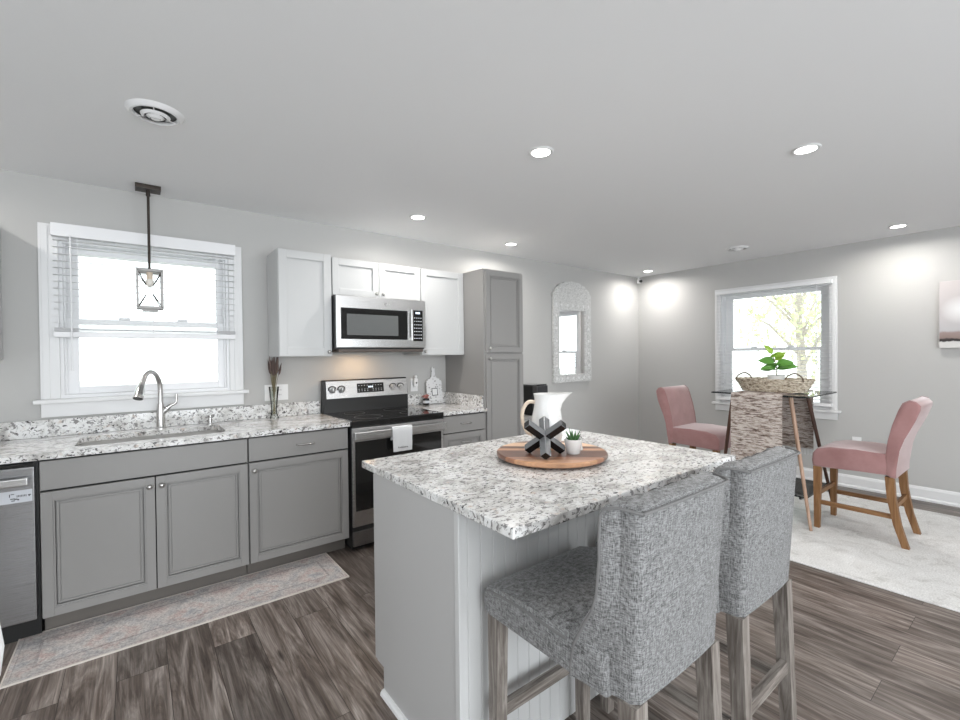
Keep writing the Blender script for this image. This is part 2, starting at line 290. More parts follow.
# ------------------------------------------------------------------ geometry helpers
class MB:
    def __init__(s): s.bm = bmesh.new()
    def _bev(s, geom_verts, bev, seg=2):
        if bev <= 0: return
        es = {e for v in geom_verts for e in v.link_edges}
        bmesh.ops.bevel(s.bm, geom=list(es), offset=bev, segments=seg, affect='EDGES', profile=0.6, clamp_overlap=True)
    def box(s, x0, x1, y0, y1, z0, z1, bev=0.0, seg=2):
        m = Matrix.Translation(((x0 + x1) / 2, (y0 + y1) / 2, (z0 + z1) / 2)) @ Matrix.Diagonal((abs(x1 - x0), abs(y1 - y0), abs(z1 - z0), 1))
        r = bmesh.ops.create_cube(s.bm, size=1, matrix=m); s._bev(r['verts'], bev, seg); return s
    def rbox(s, c, size, rot=(0, 0, 0), bev=0.0):
        m = Matrix.Translation(c) @ Euler(rot).to_matrix().to_4x4() @ Matrix.Diagonal((*size, 1))
        r = bmesh.ops.create_cube(s.bm, size=1, matrix=m); s._bev(r['verts'], bev); return s
    def cyl(s, p0, p1, r0, r1=None, seg=24, caps=True):
        p0, p1 = Vector(p0), Vector(p1); d = p1 - p0; r1 = r0 if r1 is None else r1
        m = Matrix.Translation((p0 + p1) / 2) @ d.to_track_quat('Z', 'Y').to_matrix().to_4x4()
        bmesh.ops.create_cone(s.bm, cap_ends=caps, segments=seg, radius1=r0, radius2=r1, depth=d.length, matrix=m); return s
    def sphere(s, c, r, scale=(1, 1, 1), rot=(0, 0, 0), seg=20):
        m = Matrix.Translation(c) @ Euler(rot).to_matrix().to_4x4() @ Matrix.Diagonal((*scale, 1))
        bmesh.ops.create_uvsphere(s.bm, u_segments=seg, v_segments=max(6, seg // 2), radius=r, matrix=m); return s
    def loft(s, rings, close_ring=True, cap0=True, cap1=True):
        vs = [[s.bm.verts.new(p) for p in ring] for ring in rings]
        n = len(vs[0])
        for a, b in zip(vs, vs[1:]):
            for i in range(n if close_ring else n - 1):
                j = (i + 1) % n; s.bm.faces.new((a[i], a[j], b[j], b[i]))
        if cap0: s.bm.faces.new(list(reversed(vs[0])))
        if cap1: s.bm.faces.new(vs[-1])
        return s
    def tube(s, pts, r, seg=10, sq=None, closed=False):
        pts = [Vector(p) for p in pts]; rings = []; n = len(pts); up = None
        for i, p in enumerate(pts):
            a = pts[(i - 1) % n] if (closed or i > 0) else p; b = pts[(i + 1) % n] if (closed or i < n - 1) else p
            t = (b - a).normalized()
            if up is None: up = Vector((0, 0, 1)) if abs(t.z) < 0.9 else Vector((1, 0, 0))
            x = t.cross(up).normalized(); up = x.cross(t).normalized()
            rr = r[i] if isinstance(r, (list, tuple)) else r
            if sq: rings.append([p + x * sx * sq[0] / 2 + up * sy * sq[1] / 2 for sx, sy in ((-1, -1), (1, -1), (1, 1), (-1, 1))])
            else: rings.append([p + (x * math.cos(k * 2 * PI / seg) + up * math.sin(k * 2 * PI / seg)) * rr for k in range(seg)])
        if closed: rings.append(rings[0]); return s.loft(rings, cap0=False, cap1=False)
        return s.loft(rings)
    def lathe(s, prof, c=(0, 0, 0), seg=32, cap0=True, cap1=True):
        rings = [[(c[0] + r * math.cos(k * 2 * PI / seg), c[1] + r * math.sin(k * 2 * PI / seg), c[2] + z) for k in range(seg)] for r, z in prof]
        return s.loft(rings, cap0=cap0, cap1=cap1)
    def prism(s, poly, a, b, axis='x', bev=0.0, seg=3):
        """polygon in the plane normal to axis, extruded from a to b; caps' rims bevelled"""
        def P(u, v, w): return {'x': (w, u, v), 'y': (u, w, v), 'z': (u, v, w)}[axis]
        r0 = [s.bm.verts.new(P(u, v, a)) for u, v in poly]; r1 = [s.bm.verts.new(P(u, v, b)) for u, v in poly]
        n = len(poly); fs = []
        for i in range(n): fs.append(s.bm.faces.new((r0[i], r0[(i + 1) % n], r1[(i + 1) % n], r1[i])))
        c0 = s.bm.faces.new(list(reversed(r0))); c1 = s.bm.faces.new(r1)
        if bev > 0: bmesh.ops.bevel(s.bm, geom=list(c0.edges) + list(c1.edges), offset=bev, segments=seg, affect='EDGES', profile=0.5, clamp_overlap=True)
        return s
    def leg(s, p0, p1, a, b, bev=0.003):
        """square leg from p0 (size a) to p1 (size b)"""
        def ring(p, z): h = z / 2; return [(p[0] + sx * h, p[1] + sy * h, p[2]) for sx, sy in ((-1, -1), (1, -1), (1, 1), (-1, 1))]
        return s.loft([ring(p0, a), ring(p1, b)])
    def frame(s, axis, w, u0, u1, v0, v1, t, d0, d1, bev=0.0):
        """mitred-looking frame of four bars in the plane at w"""
        for (a, b, c, d) in ((u0, u0 + t, v0, v1), (u1 - t, u1, v0, v1), (u0 + t, u1 - t, v0, v0 + t), (u0 + t, u1 - t, v1 - t, v1)):
            if axis == 'y': s.box(a, b, d0, d1, c, d, bev)
            else: s.box(d0, d1, a, b, c, d, bev)
        return s
    def build(s, name, m, parent=None, smooth=False, off=(0, 0, 0), angle=35, sub=0):
        bm = s.bm
        bmesh.ops.remove_doubles(bm, verts=bm.verts, dist=1e-6)
        bmesh.ops.recalc_face_normals(bm, faces=bm.faces)
        if any(off): bmesh.ops.translate(bm, verts=bm.verts, vec=[-c for c in off])
        if smooth:
            for f in bm.faces: f.smooth = True
            for e in bm.edges:
                if len(e.link_faces) == 2 and e.calc_face_angle(0) > math.radians(angle): e.smooth = False
        me = bpy.data.meshes.new(name); bm.to_mesh(me); bm.free()
        o = bpy.data.objects.new(name, me); COL.objects.link(o)
        for x in (m if isinstance(m, (list, tuple)) else [m]): me.materials.append(x)
        if parent is not None: o.parent = parent
        elif any(off): o.location = off
        if sub:
            md = o.modifiers.new('subdivision', 'SUBSURF'); md.levels = sub; md.render_levels = sub
        return o
def tag(o, label, cat, group=None, kind=None):
    if label: o['label'] = label
    if cat: o['category'] = cat
    if group: o['group'] = group
    if kind: o['kind'] = kind
    return o
def thing(name, loc, label=None, cat=None, group=None, rotz=0.0):
    o = bpy.data.objects.new(name, None); COL.objects.link(o); o.location = loc; o.rotation_euler = (0, 0, rotz)
    o.empty_display_size = 0.1
    return tag(o, label, cat, group)
def struct(name, mb, m, off=(0, 0, 0)):
    o = mb.build(name, m, off=off); o['kind'] = 'structure'; return o
def sroot(name, loc=(0, 0, 0)):
    o = thing(name, loc); o['kind'] = 'structure'; return o
def copy_tree(o, parent=None):
    c = o.copy(); COL.objects.link(c)
    if parent is not None: c.parent = parent
    for ch in list(o.children): copy_tree(ch, c)
    return c
def curve(pts, n=8):
    """Catmull-Rom through the points"""
    P = [Vector(p) for p in pts]; P = [2 * P[0] - P[1]] + P + [2 * P[-1] - P[-2]]; out = []
    for i in range(1, len(P) - 2):
        for k in range(n):
            t = k / n; a, b, c, d = P[i - 1], P[i], P[i + 1], P[i + 2]
            out.append(0.5 * ((2 * b) + (c - a) * t + (2 * a - 5 * b + 4 * c - d) * t * t + (3 * b - a - 3 * c + d) * t ** 3))
    out.append(P[-2]); return out

# ------------------------------------------------------------------ room shell
XL, XR, YB, H = -3.5, 4.5, -7.0, 2.446
struct('floor', MB().box(XL - .15, XR + .15, YB - .15, .15, -.1, 0), M['floor'])
struct('ceiling', MB().box(XL - .15, XR + .15, YB - .15, .15, H, H + .1), M['ceiling'])
struct('wall_west', MB().box(XL - .15, XL, YB, 0, 0, H), M['wall'])
struct('wall_south', MB().box(XL, XR, YB - .15, YB, 0, H), M['wall'])
W1 = (-1.535, -0.635, 1.135, 2.09)     # window hole in the kitchen wall
W2 = (-2.215, -1.130, 0.765, 2.075)    # window hole in the dining wall (y0, y1, z0, z1)
b = MB(); b.box(XL, W1[0], 0, .15, 0, H); b.box(W1[1], XR, 0, .15, 0, H); b.box(W1[0], W1[1], 0, .15, 0, W1[2]); b.box(W1[0], W1[1], 0, .15, W1[3], H)
struct('wall_north', b, M['wall'])
b = MB(); b.box(XR, XR + .15, YB, W2[0], 0, H); b.box(XR, XR + .15, W2[1], .15, 0, H); b.box(XR, XR + .15, W2[0], W2[1], 0, W2[2]); b.box(XR, XR + .15, W2[0], W2[1], W2[3], H)
struct('wall_east', b, M['wall'])
b = MB(); b.prism([(XR, 0), (XR - .028, 0), (XR - .028, .018), (XR - .014, .03), (XR - .014, .10), (XR - .006, .122), (XR, .125)], YB, -.0, 'y')
struct('baseboard_east', b, M['trim'])
b = MB(); b.prism([(0, 0), (-.028, 0), (-.028, .018), (-.014, .03), (-.014, .10), (-.006, .122), (0, .125)], 1.69, XR - .03, 'x')
struct('baseboard_north', b, M['trim'])

# windows
def window(name, axis, u0, u1, z0, z1, cas, stool_over, inner, meet, out, sgn, apron):
    """axis 'y': wall plane y=0, outside +y.  axis 'x': wall plane x=XR, outside +x. inner=(u0,u1) glass extents"""
    root = sroot(name)
    w = 0 if axis == 'y' else XR
    def B(mb, a0, a1, d0, d1, c0, c1, bev=0.0):
        if axis == 'y': mb.box(a0, a1, d0, d1, c0, c1, bev)
        else: mb.box(XR + d0, XR + d1, a0, a1, c0, c1, bev)
    m = MB()
    for a0, a1 in ((u0 - cas, u0 + .004), (u1 - .004, u1 + cas)):
        B(m, a0, a1, -.02, 0, z0, z1 + cas, .003)
        B(m, a0 + (.012 if a0 < u0 - .01 else .03), a0 + (.012 if a0 < u0 - .01 else .03) + .03, -.026, -.019, z0, z1 + cas - .02, .002)
    B(m, u0, u1, -.02, 0, z1 - .004, z1 + cas, .003); B(m, u0, u1, -.026, -.019, z1 + cas * .35, z1 + cas * .7, .002)
    m.build('window_casing', M['trim'], root)
    m = MB(); B(m, u0 - cas - stool_over, u1 + cas + stool_over, -.055, .02, z0 - .025, z0, .006); m.build('window_sill', M['trim'], root)
    m = MB(); B(m, u0 - cas, u1 + cas, -.02, 0, z0 - .025 - apron, z0 - .025, .003); m.build('window_apron', M['trim'], root)
    m = MB(); t = .02
    B(m, u0, u0 + t, 0, .15, z0, z1); B(m, u1 - t, u1, 0, .15, z0, z1); B(m, u0 + t, u1 - t, 0, .15, z0, z0 + t); B(m, u0 + t, u1 - t, 0, .15, z1 - t, z1)
    for a in (u0 + t, u1 - t - .012): B(m, a, a + .012, .03, .045, z0 + t, z1 - t)
    m.build('window_jamb', M['vinyl'], root)
    g0, g1 = inner
    def sash(nm, d0, d1, s0, s1, top, bot):
        mm = MB(); L, Rr = u0 + t, u1 - t
        B(mm, L, g0, d0, d1, s0, s1, .003); B(mm, g1, Rr, d0, d1, s0, s1, .003)
        B(mm, g0, g1, d0, d1, s0, s0 + bot, .003); B(mm, g0, g1, d0, d1, s1 - top, s1, .003)
        sh = mm.build(nm, M['vinyl'], root)
        q = MB(); B(q, g0, g1, (d0 + d1) / 2 - .003, (d0 + d1) / 2 + .003, s0 + bot, s1 - top); q.build('pane', M['glass'], sh)
        return sh
    sash('upper_sash', .085, .115, meet, z1 - t, .045, .03)
    lo = sash('lower_sash', .045, .078, z0 + t, meet + .035, .035, .045)
    for k in (.3, .72):
        q = MB(); uc = g0 + (g1 - g0) * k; B(q, uc - .03, uc + .03, .04, .07, meet + .035, meet + .05, .004); q.build('sash_lock', M['vinyl'], lo)
    return root
window('window_1', 'y', W1[0], W1[1], W1[2], W1[3], .082, .03, (-1.45, -0.705), 1.585, .1, 1, .082)
window('window_2', 'x', W2[0], W2[1], W2[2], W2[3], .062, .03, (-2.115, -1.235), 1.385, .1, 1, .075)

def blind(name, label, axis, u0, u1, ztop, zbot, d, pitch, val, tilt, wandz, stack=False):
    root = thing(name, (0, 0, 0), label, 'blind')
    w = -d if axis == 'y' else XR - d
    root.location = ((u0 + u1) / 2, w, zbot) if axis == 'y' else (w, (u0 + u1) / 2, zbot)
    off = tuple(root.location)
    def B(mb, a0, a1, d0, d1, c0, c1, bev=0.0):
        if axis == 'y': mb.box(a0, a1, w - d1, w - d0, c0, c1, bev)
        else: mb.box(w - d1, w - d0, a0, a1, c0, c1, bev)
    m = MB(); B(m, u0, u1, -.027, .03, ztop - val, ztop, .003); m.build('headrail', M['vinyl'], root, off=off)
    m = MB(); z = ztop - val - .02; n = 0
    while z > zbot + .045:
        ang = tilt
        for_u = (u1 - u0)
        if axis == 'y': m.rbox(((u0 + u1) / 2, w, z), (for_u - .01, .05, .0026), (ang, 0, 0))
        else: m.rbox((w, (u0 + u1) / 2, z), (.05, for_u - .01, .0026), (0, ang, 0))
        z -= pitch
    m.build('slats', M['slat'], root, off=off)
    m = MB(); B(m, u0 + .003, u1 - .003, -.026, .026, zbot, zbot + .034, .006)
    for k in range(4 if stack else 0): B(m, u0 + .005, u1 - .005, -.025, .025, zbot + .037 + k * .006, zbot + .0395 + k * .006)
    m.build('bottom_rail', M['vinyl'], root, off=off)
    for k in (.12, .5, .88):
        m = MB(); uc = u0 + (u1 - u0) * k
        for dd in (-.026, .026):
            B(m, uc - .0012, uc + .0012, dd - .001, dd + .001, zbot + .01, ztop - val)
        m.build('ladder_cord', M['vinyl'], root, off=off)
    m = MB(); uc = u0 + .085 if axis == 'y' else u0 + .12
    a = (uc, w - .04, ztop - val + .01) if axis == 'y' else (w - .04, uc, ztop - val + .01)
    m.cyl(a, (a[0], a[1], wandz), .0045, seg=8); m.build('wand', M['vinyl'], root, off=off)
    return root
blind('window_blind', 'white slatted blind lowered halfway over the kitchen sink window', 'y', -1.555, -0.602, 2.168, 1.50, .055, .0405, .075, math.radians(4), 1.30, True)
blind('window_blind', 'white slatted blind lowered all the way over the dining window', 'x', -2.245, -1.10, 2.105, 0.80, .05, .0405, .04, math.radians(-4), 1.2)

# outside
gm = MB().box(-40, 60, -40, 50, -.7, -.6)
# hole-free lawn lies well under the floor slab
struct('ground', gm, M['lawn'])
struct('road', MB().box(15, 21, -40, 40, -.6, -.585), M['road'])
def tree(loc, h, r, seed, label, mt, n=1500):
    rnd = random.Random(seed); t = thing('leafy_tree', loc, label, 'tree', None)
    m = MB(); m.tube([(0, 0, 0), (.05, .03, h * .3), (-.03, .08, h * .55), (.05, 0, h * .8)], [.14, .1, .07, .03], 8)
    for k in range(7):
        a = rnd.uniform(0, 2 * PI); z = h * rnd.uniform(.25, .6)
        m.tube([(0, .03, z), (math.cos(a) * r * .4, math.sin(a) * r * .4, z + h * .14), (math.cos(a) * r * .8, math.sin(a) * r * .8, z + h * .22)], [.045, .03, .012], 6)
    m.build('trunk', M['bark'], t)
    m = MB(); cl = [(rnd.gauss(0, r * .45), rnd.gauss(0, r * .45), h * rnd.uniform(.35, .95)) for _ in range(26)]
    for k in range(n):
        c = rnd.choice(cl); p = Vector((c[0] + rnd.gauss(0, r * .17), c[1] + rnd.gauss(0, r * .17), c[2] + rnd.gauss(0, r * .14)))
        q = Euler((rnd.uniform(0, 6.3), rnd.uniform(0, 6.3), rnd.uniform(0, 6.3))).to_matrix(); s = rnd.uniform(.05, .1)
        m.bm.faces.new([m.bm.verts.new(p + q @ Vector(v) * s) for v in ((-1, 0, 0), (0, -.5, .12), (1, 0, 0), (0, .5, .12))])
    m.build('foliage', mt, t); return t
tree((11.5, .1, -.6), 5.6, 1.7, 3, 'pale green slender tree outside the left half of the dining window', M['foliage2'], 1700)
tree((11.0, 1.6, -.6), 5.0, 1.6, 4, 'bright green leafy tree outside the right half of the dining window', M['foliage'], 2200).location = (14.5, -4.2, -.6)

# ------------------------------------------------------------------ ceiling fittings
def downlight():
    t = thing('recessed_ceiling_light', (0, 0, H))
    MB().lathe([(.048, -.001), (.05, -.006), (.062, -.006), (.068, -.001), (.068, 0)], seg=36, cap0=False, cap1=False).build('trim_ring', M['trim'], t, True)
    MB().lathe([(.0, -.003), (.049, -.003)], seg=36, cap0=False, cap1=False).build('lens', M['lamp'], t)
    d = bpy.data.lights.new('downlight_beam', 'AREA'); d.shape = 'DISK'; d.size = .09; d.energy = DOWNLIGHT_W; d.color = (1, .965, .925); d.spread = math.radians(165)
    lo = bpy.data.objects.new('beam', d); COL.objects.link(lo); lo.parent = t; lo.location = (0, 0, -.008)
    return t
DL = [(.549, -1.97, 'round recessed ceiling light directly above the granite island'),
      (1.663, -2.832, 'recessed ceiling light right of and nearer than the one above the island'),
      (.578, -.614, 'recessed ceiling light above the microwave and range'),
      (1.733, -.40, 'recessed ceiling light just beyond the top of the tall grey pantry'),
      (4.058, -2.805, 'recessed ceiling light close to the dining wall, above the framed canvas'),
      (4.151, -.371, 'recessed ceiling light in the far room corner near the camera'),
      ]
proto = None
for i, (x, y, lb) in enumerate(DL):
    o = proto = downlight() if i == 0 else None
    if i == 0: first = o
    else: o = copy_tree(first)
    o.location = (x, y, H); tag(o, lb, 'ceiling light', 'recessed ceiling lights')
for x, y, lb in ((-2.28, -.614, 'recessed ceiling light left of the frame over the counter end'), (-1.3, -5.2, 'added fill ceiling light, unseen behind the viewer, left'), (2.2, -5.2, 'added fill ceiling light, unseen behind the viewer, right')):  # the two lamps behind the camera are added for brightness
    o = copy_tree(first); o.location = (x, y, H); tag(o, lb, 'ceiling light', 'recessed ceiling lights')

def vent(loc, label):
    t = thing('ceiling_vent', loc, label, 'vent', None)
    MB().lathe([(.078, -.004), (.082, -.016), (.09, -.016), (.103, -.006), (.108, 0)], seg=40, cap0=False, cap1=False).build('rim', M['trim'], t, True)
    MB().lathe([(0, -.001), (.08, -.001)], seg=32, cap0=False, cap1=False).build('duct', M['black'], t)
    m = MB()
    for r, z in ((.052, -.014), (.03, -.02)):
        m.lathe([(r - .012, z - .006), (r, z), (r + .003, z), (r - .01, z - .009)], seg=32, cap0=False, cap1=False)
    m.cyl((0, 0, -.03), (0, 0, -.002), .016)
    for k in range(3):
        a = k * 2 * PI / 3 + .4; m.cyl((0, 0, -.016), (.084 * math.cos(a), .084 * math.sin(a), -.012), .0022, seg=6)
    m.build('louvre', M['plastic_w'], t, True); return t
vent((-1.09, -1.235, H), 'round white ceiling vent with dark slots above the sink counter')
vent((3.756, -1.626, H), 'small round white ceiling vent near the dining window')

# security camera in the corner
t = thing('security_camera', (4.43, -.05, H), 'small white and black security camera in the far ceiling corner', 'camera')
MB().box(-.03, .03, -.03, .03, -.012, 0, .003).build('bracket', M['plastic_w'], t)
MB().cyl((0, 0, -.012), (-.005, -.01, -.05), .012).rbox((-.01, -.015, -.07), (.055, .05, .05), (0, 0, .6), .006).build('housing', M['plastic_w'], t)
MB().cyl((-.012, -.03, -.07), (-.028, -.062, -.075), .019, seg=20).build('lens', M['black'], t)

# pendant
t = thing('pendant_lamp', (-1.097, -.168, 0), 'square lantern pendant on a dark rod in front of the sink window', 'pendant lamp')
MB().box(-.065, .065, -.05, .05, H - .026, H - .0005, .003).build('canopy', M['bronze'], t)
MB().cyl((0, 0, H - .024), (0, 0, 1.915), .0075, seg=12).cyl((0, 0, H - .06), (0, 0, H - .024), .012).build('rod', M['bronze'], t)
m = MB(); a, z0, z1 = .062, 1.685, 1.915; q = .013
for sx in (-1, 1):
    for sy in (-1, 1): m.box(sx * a - q / 2, sx * a + q / 2, sy * a - q / 2, sy * a + q / 2, z0, z1)
for z in (z0, z1):
    for s_ in (-1, 1):
        m.box(-a, a, s_ * a - q / 2, s_ * a + q / 2, z - q / 2, z + q / 2); m.box(s_ * a - q / 2, s_ * a + q / 2, -a, a, z - q / 2, z + q / 2)
m.box(-a, a, -.008, .008, z1 - .004, z1 + .006); m.box(-.04, .04, -.04, .04, z0 - .02, z0 - .013)
m.build('cage', M['lantern'], t)
for s_ in (-1, 1):
    for dx in (-1, 1):
        MB().tube([(dx * a, s_ * a, z0), (dx * .018, s_ * .02, (z0 + z1) / 2 - .03)], .0028, 6).build('cross_wire', M['bronze'], t)
        MB().tube([(dx * a, s_ * a, z1), (dx * .018, s_ * .02, (z0 + z1) / 2 + .03)], .0028, 6).build('cross_wire', M['bronze'], t)
MB().cyl((0, 0, 1.868), (0, 0, 1.91), .016).build('socket', M['cream'], t)
MB().sphere((0, 0, 1.845), .022, (1, 1, 1.3)).build('bulb', M['bulb'], t, True)

# ------------------------------------------------------------------ cabinets
def knob(parent, x, y, z, off):
    m = MB(); m.cyl((x, y, z), (x, y - .014, z), .006, seg=12); m.sphere((x, y - .02, z), .014, (1, .7, 1), seg=16)
    return m.build('knob', M['nickel'], parent, True, off=off)
def bar_pull(parent, x, y, z, L, off):
    m = MB(); m.tube(curve([(x - L / 2, y, z), (x - L / 2 + .006, y - .022, z), (x, y - .03, z), (x + L / 2 - .006, y - .022, z), (x + L / 2, y, z)], 5), .005, 8)
    return m.build('handle', M['chrome'], parent, True, off=off)
def raised_door(name, parent, mt, x0, x1, z0, z1, y, off, st=.042):
    """door with a stepped, beaded recess; front face at y, 2 cm thick"""
    m = MB(); m.frame('y', y, x0, x1, z0, z1, st, y, y + .02, .0015)
    m.frame('y', y, x0 + st - .002, x1 - st + .002, z0 + st - .002, z1 - st + .002, .010, y + .005, y + .018, .001)
    m.frame('y', y, x0 + st + .014, x1 - st - .014, z0 + st + .014, z1 - st - .014, .009, y + .008, y + .018, .002)
    m.box(x0 + st + .01, x1 - st - .01, y + .014, y + .019, z0 + st + .01, z1 - st - .01)
    m.box(x0 + st + .026, x1 - st - .026, y + .011, y + .019, z0 + st + .026, z1 - st - .026, .002)
    return m.build(name, mt, parent, off=off)
def shaker_door(name, parent, mt, x0, x1, z0, z1, y, off, st=.056):
    m = MB(); m.frame('y', y, x0, x1, z0, z1, st, y, y + .02, .0015)
    m.frame('y', y, x0 + st - .001, x1 - st + .001, z0 + st - .001, z1 - st + .001, .005, y + .005, y + .018, .001)
    m.box(x0 + st, x1 - st, y + .012, y + .018, z0 + st, z1 - st)
    return m.build(name, mt, parent, off=off)
FY = -.61
def base_body(t, x0, x1, off):
    MB().box(x0, x1, FY + .001, -.004, .10, .884).build('cabinet_body', M['grey_cab'], t, off=off)
    MB().box(x0 + .002, x1 - .002, FY, FY + .001, .10, .878).build('face_shadow_gap', M['dark_gap'], t, off=off)
    MB().box(x0, x1, -.535, -.02, 0, .10).build('toe_kick', M['kick'], t, off=off)
DY = FY - .02
off = (-1.0985, -.3, 0); t = thing('base_cabinet', off, 'wide grey sink cabinet with two panelled doors beside the dishwasher', 'cabinet')
base_body(t, -1.556, -.641, off)
MB().box(-1.552, -.643, DY, DY + .02, .73, .872, .002).build('false_front', M['grey_cab'], t, off=off)
d = raised_door('door', t, M['grey_cab'], -1.552, -1.1015, .103, .720, DY, off); knob(d, -1.125, DY, .672, off)
d = raised_door('door', t, M['grey_cab'], -1.0965, -.643, .103, .720, DY, off); knob(d, -1.07, DY, .672, off)
off = (-.33, -.3, 0); t = thing('base_cabinet', off, 'grey cabinet with one drawer over one door, left of the range', 'cabinet')
base_body(t, -.637, -.006, off)
d = MB().box(-.634, -.012, DY, DY + .02, .73, .872, .002).build('drawer', M['grey_cab'], t, off=off); bar_pull(d, -.30, DY, .80, .11, off)
d = raised_door('door', t, M['grey_cab'], -.634, -.012, .103, .720, DY, off); knob(d, -.607, DY, .672, off)
off = (.99, -.3, 0); t = thing('base_cabinet', off, 'narrow grey drawer cabinet between the range and the tall pantry', 'cabinet')
base_body(t, .770, 1.212, off)
d = MB().box(.778, 1.206, DY, DY + .02, .735, .872, .002).build('drawer', M['grey_cab'], t, off=off); bar_pull(d, 1.0, DY, .805, .10, off)
d = raised_door('drawer', t, M['grey_cab'], .778, 1.206, .42, .727, DY, off, .045); bar_pull(d, 1.0, DY, .65, .10, off)
d = raised_door('drawer', t, M['grey_cab'], .778, 1.206, .103, .412, DY, off, .045); bar_pull(d, 1.0, DY, .34, .10, off)
# pantry
off = (1.445, -.3, 0); t = thing('pantry_cabinet', off, 'tall grey pantry cabinet with two stacked doors at the end of the counter', 'cabinet')
MB().box(1.2169, 1.674, FY, -.003, .10, 2.12, .001).build('cabinet_body', M['grey_cab'], t, off=off)
MB().box(1.2169, 1.674, -.535, -.02, 0, .10).build('toe_kick', M['kick'], t, off=off)
d = raised_door('upper_door', t, M['grey_cab'], 1.232, 1.664, 1.392, 2.105, DY, off); knob(d, 1.262, DY, 1.425, off)
d = raised_door('lower_door', t, M['grey_cab'], 1.232, 1.664, .115, 1.375, DY, off); knob(d, 1.262, DY, 1.335, off)
# wall cabinets
UY = -.305
def wall_cab(x0, x1, z0, z1, doors, label, knobs, depth=UY):
    off = ((x0 + x1) / 2, -.15, z0); t = thing('wall_cabinet', off, label, 'cabinet', None)
    MB().box(x0, x1, depth, -.003, z0, z1, .0015).build('cabinet_body', M['white_cab'], t, off=off)
    for (a, c), (kx, kz) in zip(doors, knobs):
        d = shaker_door('door', t, M['white_cab'], a, c, z0 + .004, z1 - .004, depth - .02, off, .055 if z1 - z0 > .4 else .05)
        if kx is not None: knob(d, kx, depth - .02, kz, off)
wall_cab(-.3795, -.003, 1.372, 2.135, [(-.376, -.006)], 'white wall cabinet between the window and the microwave', [(-.03, 1.405)])
wall_cab(0, .762, 1.833, 2.12, [(.004, .379), (.383, .758)], 'short white two-door wall cabinet directly above the microwave', [(.352, 1.865), (.41, 1.865)])
wall_cab(.765, 1.2155, 1.372, 2.12, [(.769, 1.212)], 'white wall cabinet between the microwave and the tall pantry', [(.795, 1.405)])
wall_cab(-2.40, -1.768, 1.372, 2.12, [(-2.396, -2.086), (-2.082, -1.772)], 'white wall cabinet at the left edge of the view, beside the sink window', [(-2.11, 1.405), (-2.05, 1.405)])

# ------------------------------------------------------------------ worktops
SX0, SX1, SY0, SY1 = -1.435, -.735, -.535, -.165
off = (-1.3, -.3, .884); t = thing('worktop', off, 'long speckled granite worktop with the sink, under the kitchen window', 'worktop')
def rrect(x0, x1, y0, y1, r, n=6):
    pts = []
    for cx, cy, a0 in ((x1 - r, y1 - r, 0), (x0 + r, y1 - r, PI / 2), (x0 + r, y0 + r, PI), (x1 - r, y0 + r, 3 * PI / 2)):
        for k in range(n + 1): a = a0 + k * PI / 2 / n; pts.append((cx + r * math.cos(a), cy + r * math.sin(a)))
    return pts
def slab_with_hole(x0, x1, y0, y1, z0, z1, hole):
    m = MB(); bm = m.bm
    for z in (z0, z1):
        vs = [bm.verts.new((x, y, z)) for x, y in ((x0, y0), (x1, y0), (x1, y1), (x0, y1))]; hv = [bm.verts.new((x, y, z)) for x, y in hole]
        es = [bm.edges.new((vs[i], vs[(i + 1) % 4])) for i in range(4)] + [bm.edges.new((hv[i], hv[(i + 1) % len(hv)])) for i in range(len(hv))]
        bmesh.ops.triangle_fill(bm, use_beauty=True, use_dissolve=False, edges=es)
        if z == z0: v0, h0 = vs, hv
        else: v1, h1 = vs, hv
    for i in range(4): bm.faces.new((v0[i], v0[(i + 1) % 4], v1[(i + 1) % 4], v1[i]))
    n = len(h0)
    for i in range(n): bm.faces.new((h0[i], h0[(i + 1) % n], h1[(i + 1) % n], h1[i]))
    return m
slab_with_hole(-3.2, -.003, -.652, -.003, .884, .914, rrect(SX0, SX1, SY0, SY1, .06)).build('slab', M['granite'], t, off=off)
MB().box(-3.2, -.003, -.022, -.002, .9145, 1.016, .002).build('backsplash', M['granite'], t, off=off)
off = (.99, -.3, .884); t = thing('worktop', off, 'short speckled granite worktop between the range and the pantry', 'worktop')
MB().box(.766, 1.215, -.652, -.003, .8845, .914, .003).build('slab', M['granite'], t, off=off)
MB().box(.766, 1.194, -.022, -.002, .9145, 1.016, .002).box(1.195, 1.2155, -.60, -.002, .9145, 1.016, .002).build('backsplash', M['granite'], t, off=off)

# sink
off = ((SX0 + SX1) / 2, (SY0 + SY1) / 2, .884); t = thing('kitchen_sink', off, 'stainless double bowl sink set under the granite worktop', 'sink')
xm = (SX0 + SX1) / 2
for xa, xb in ((SX0 - .004, xm - .012), (xm + .012, SX1 + .004)):
    m = MB(); rg = []
    for z, ins, r in ((.8835, 0, .06), (.72, .006, .06), (.69, .02, .05), (.685, .04, .04)):
        rg.append([(x, y, z) for x, y in rrect(xa + ins, xb - ins, SY0 + ins - .004, SY1 - ins + .004, r)])
    m.loft(rg, cap0=False, cap1=True); q = m.build('bowl', M['sink'], t, True, off=off)
    q2 = MB().lathe([(.0, .002), (.03, .002), (.042, .004), (.045, .0)], ((xa + xb) / 2, (SY0 + SY1) / 2, .685), 20, cap0=False).build('drain', M['nickel'], t, True, off=off)
MB().box(xm - .013, xm + .013, SY0, SY1, .87, .8835, .003).build('divider', M['sink'], t, off=off)

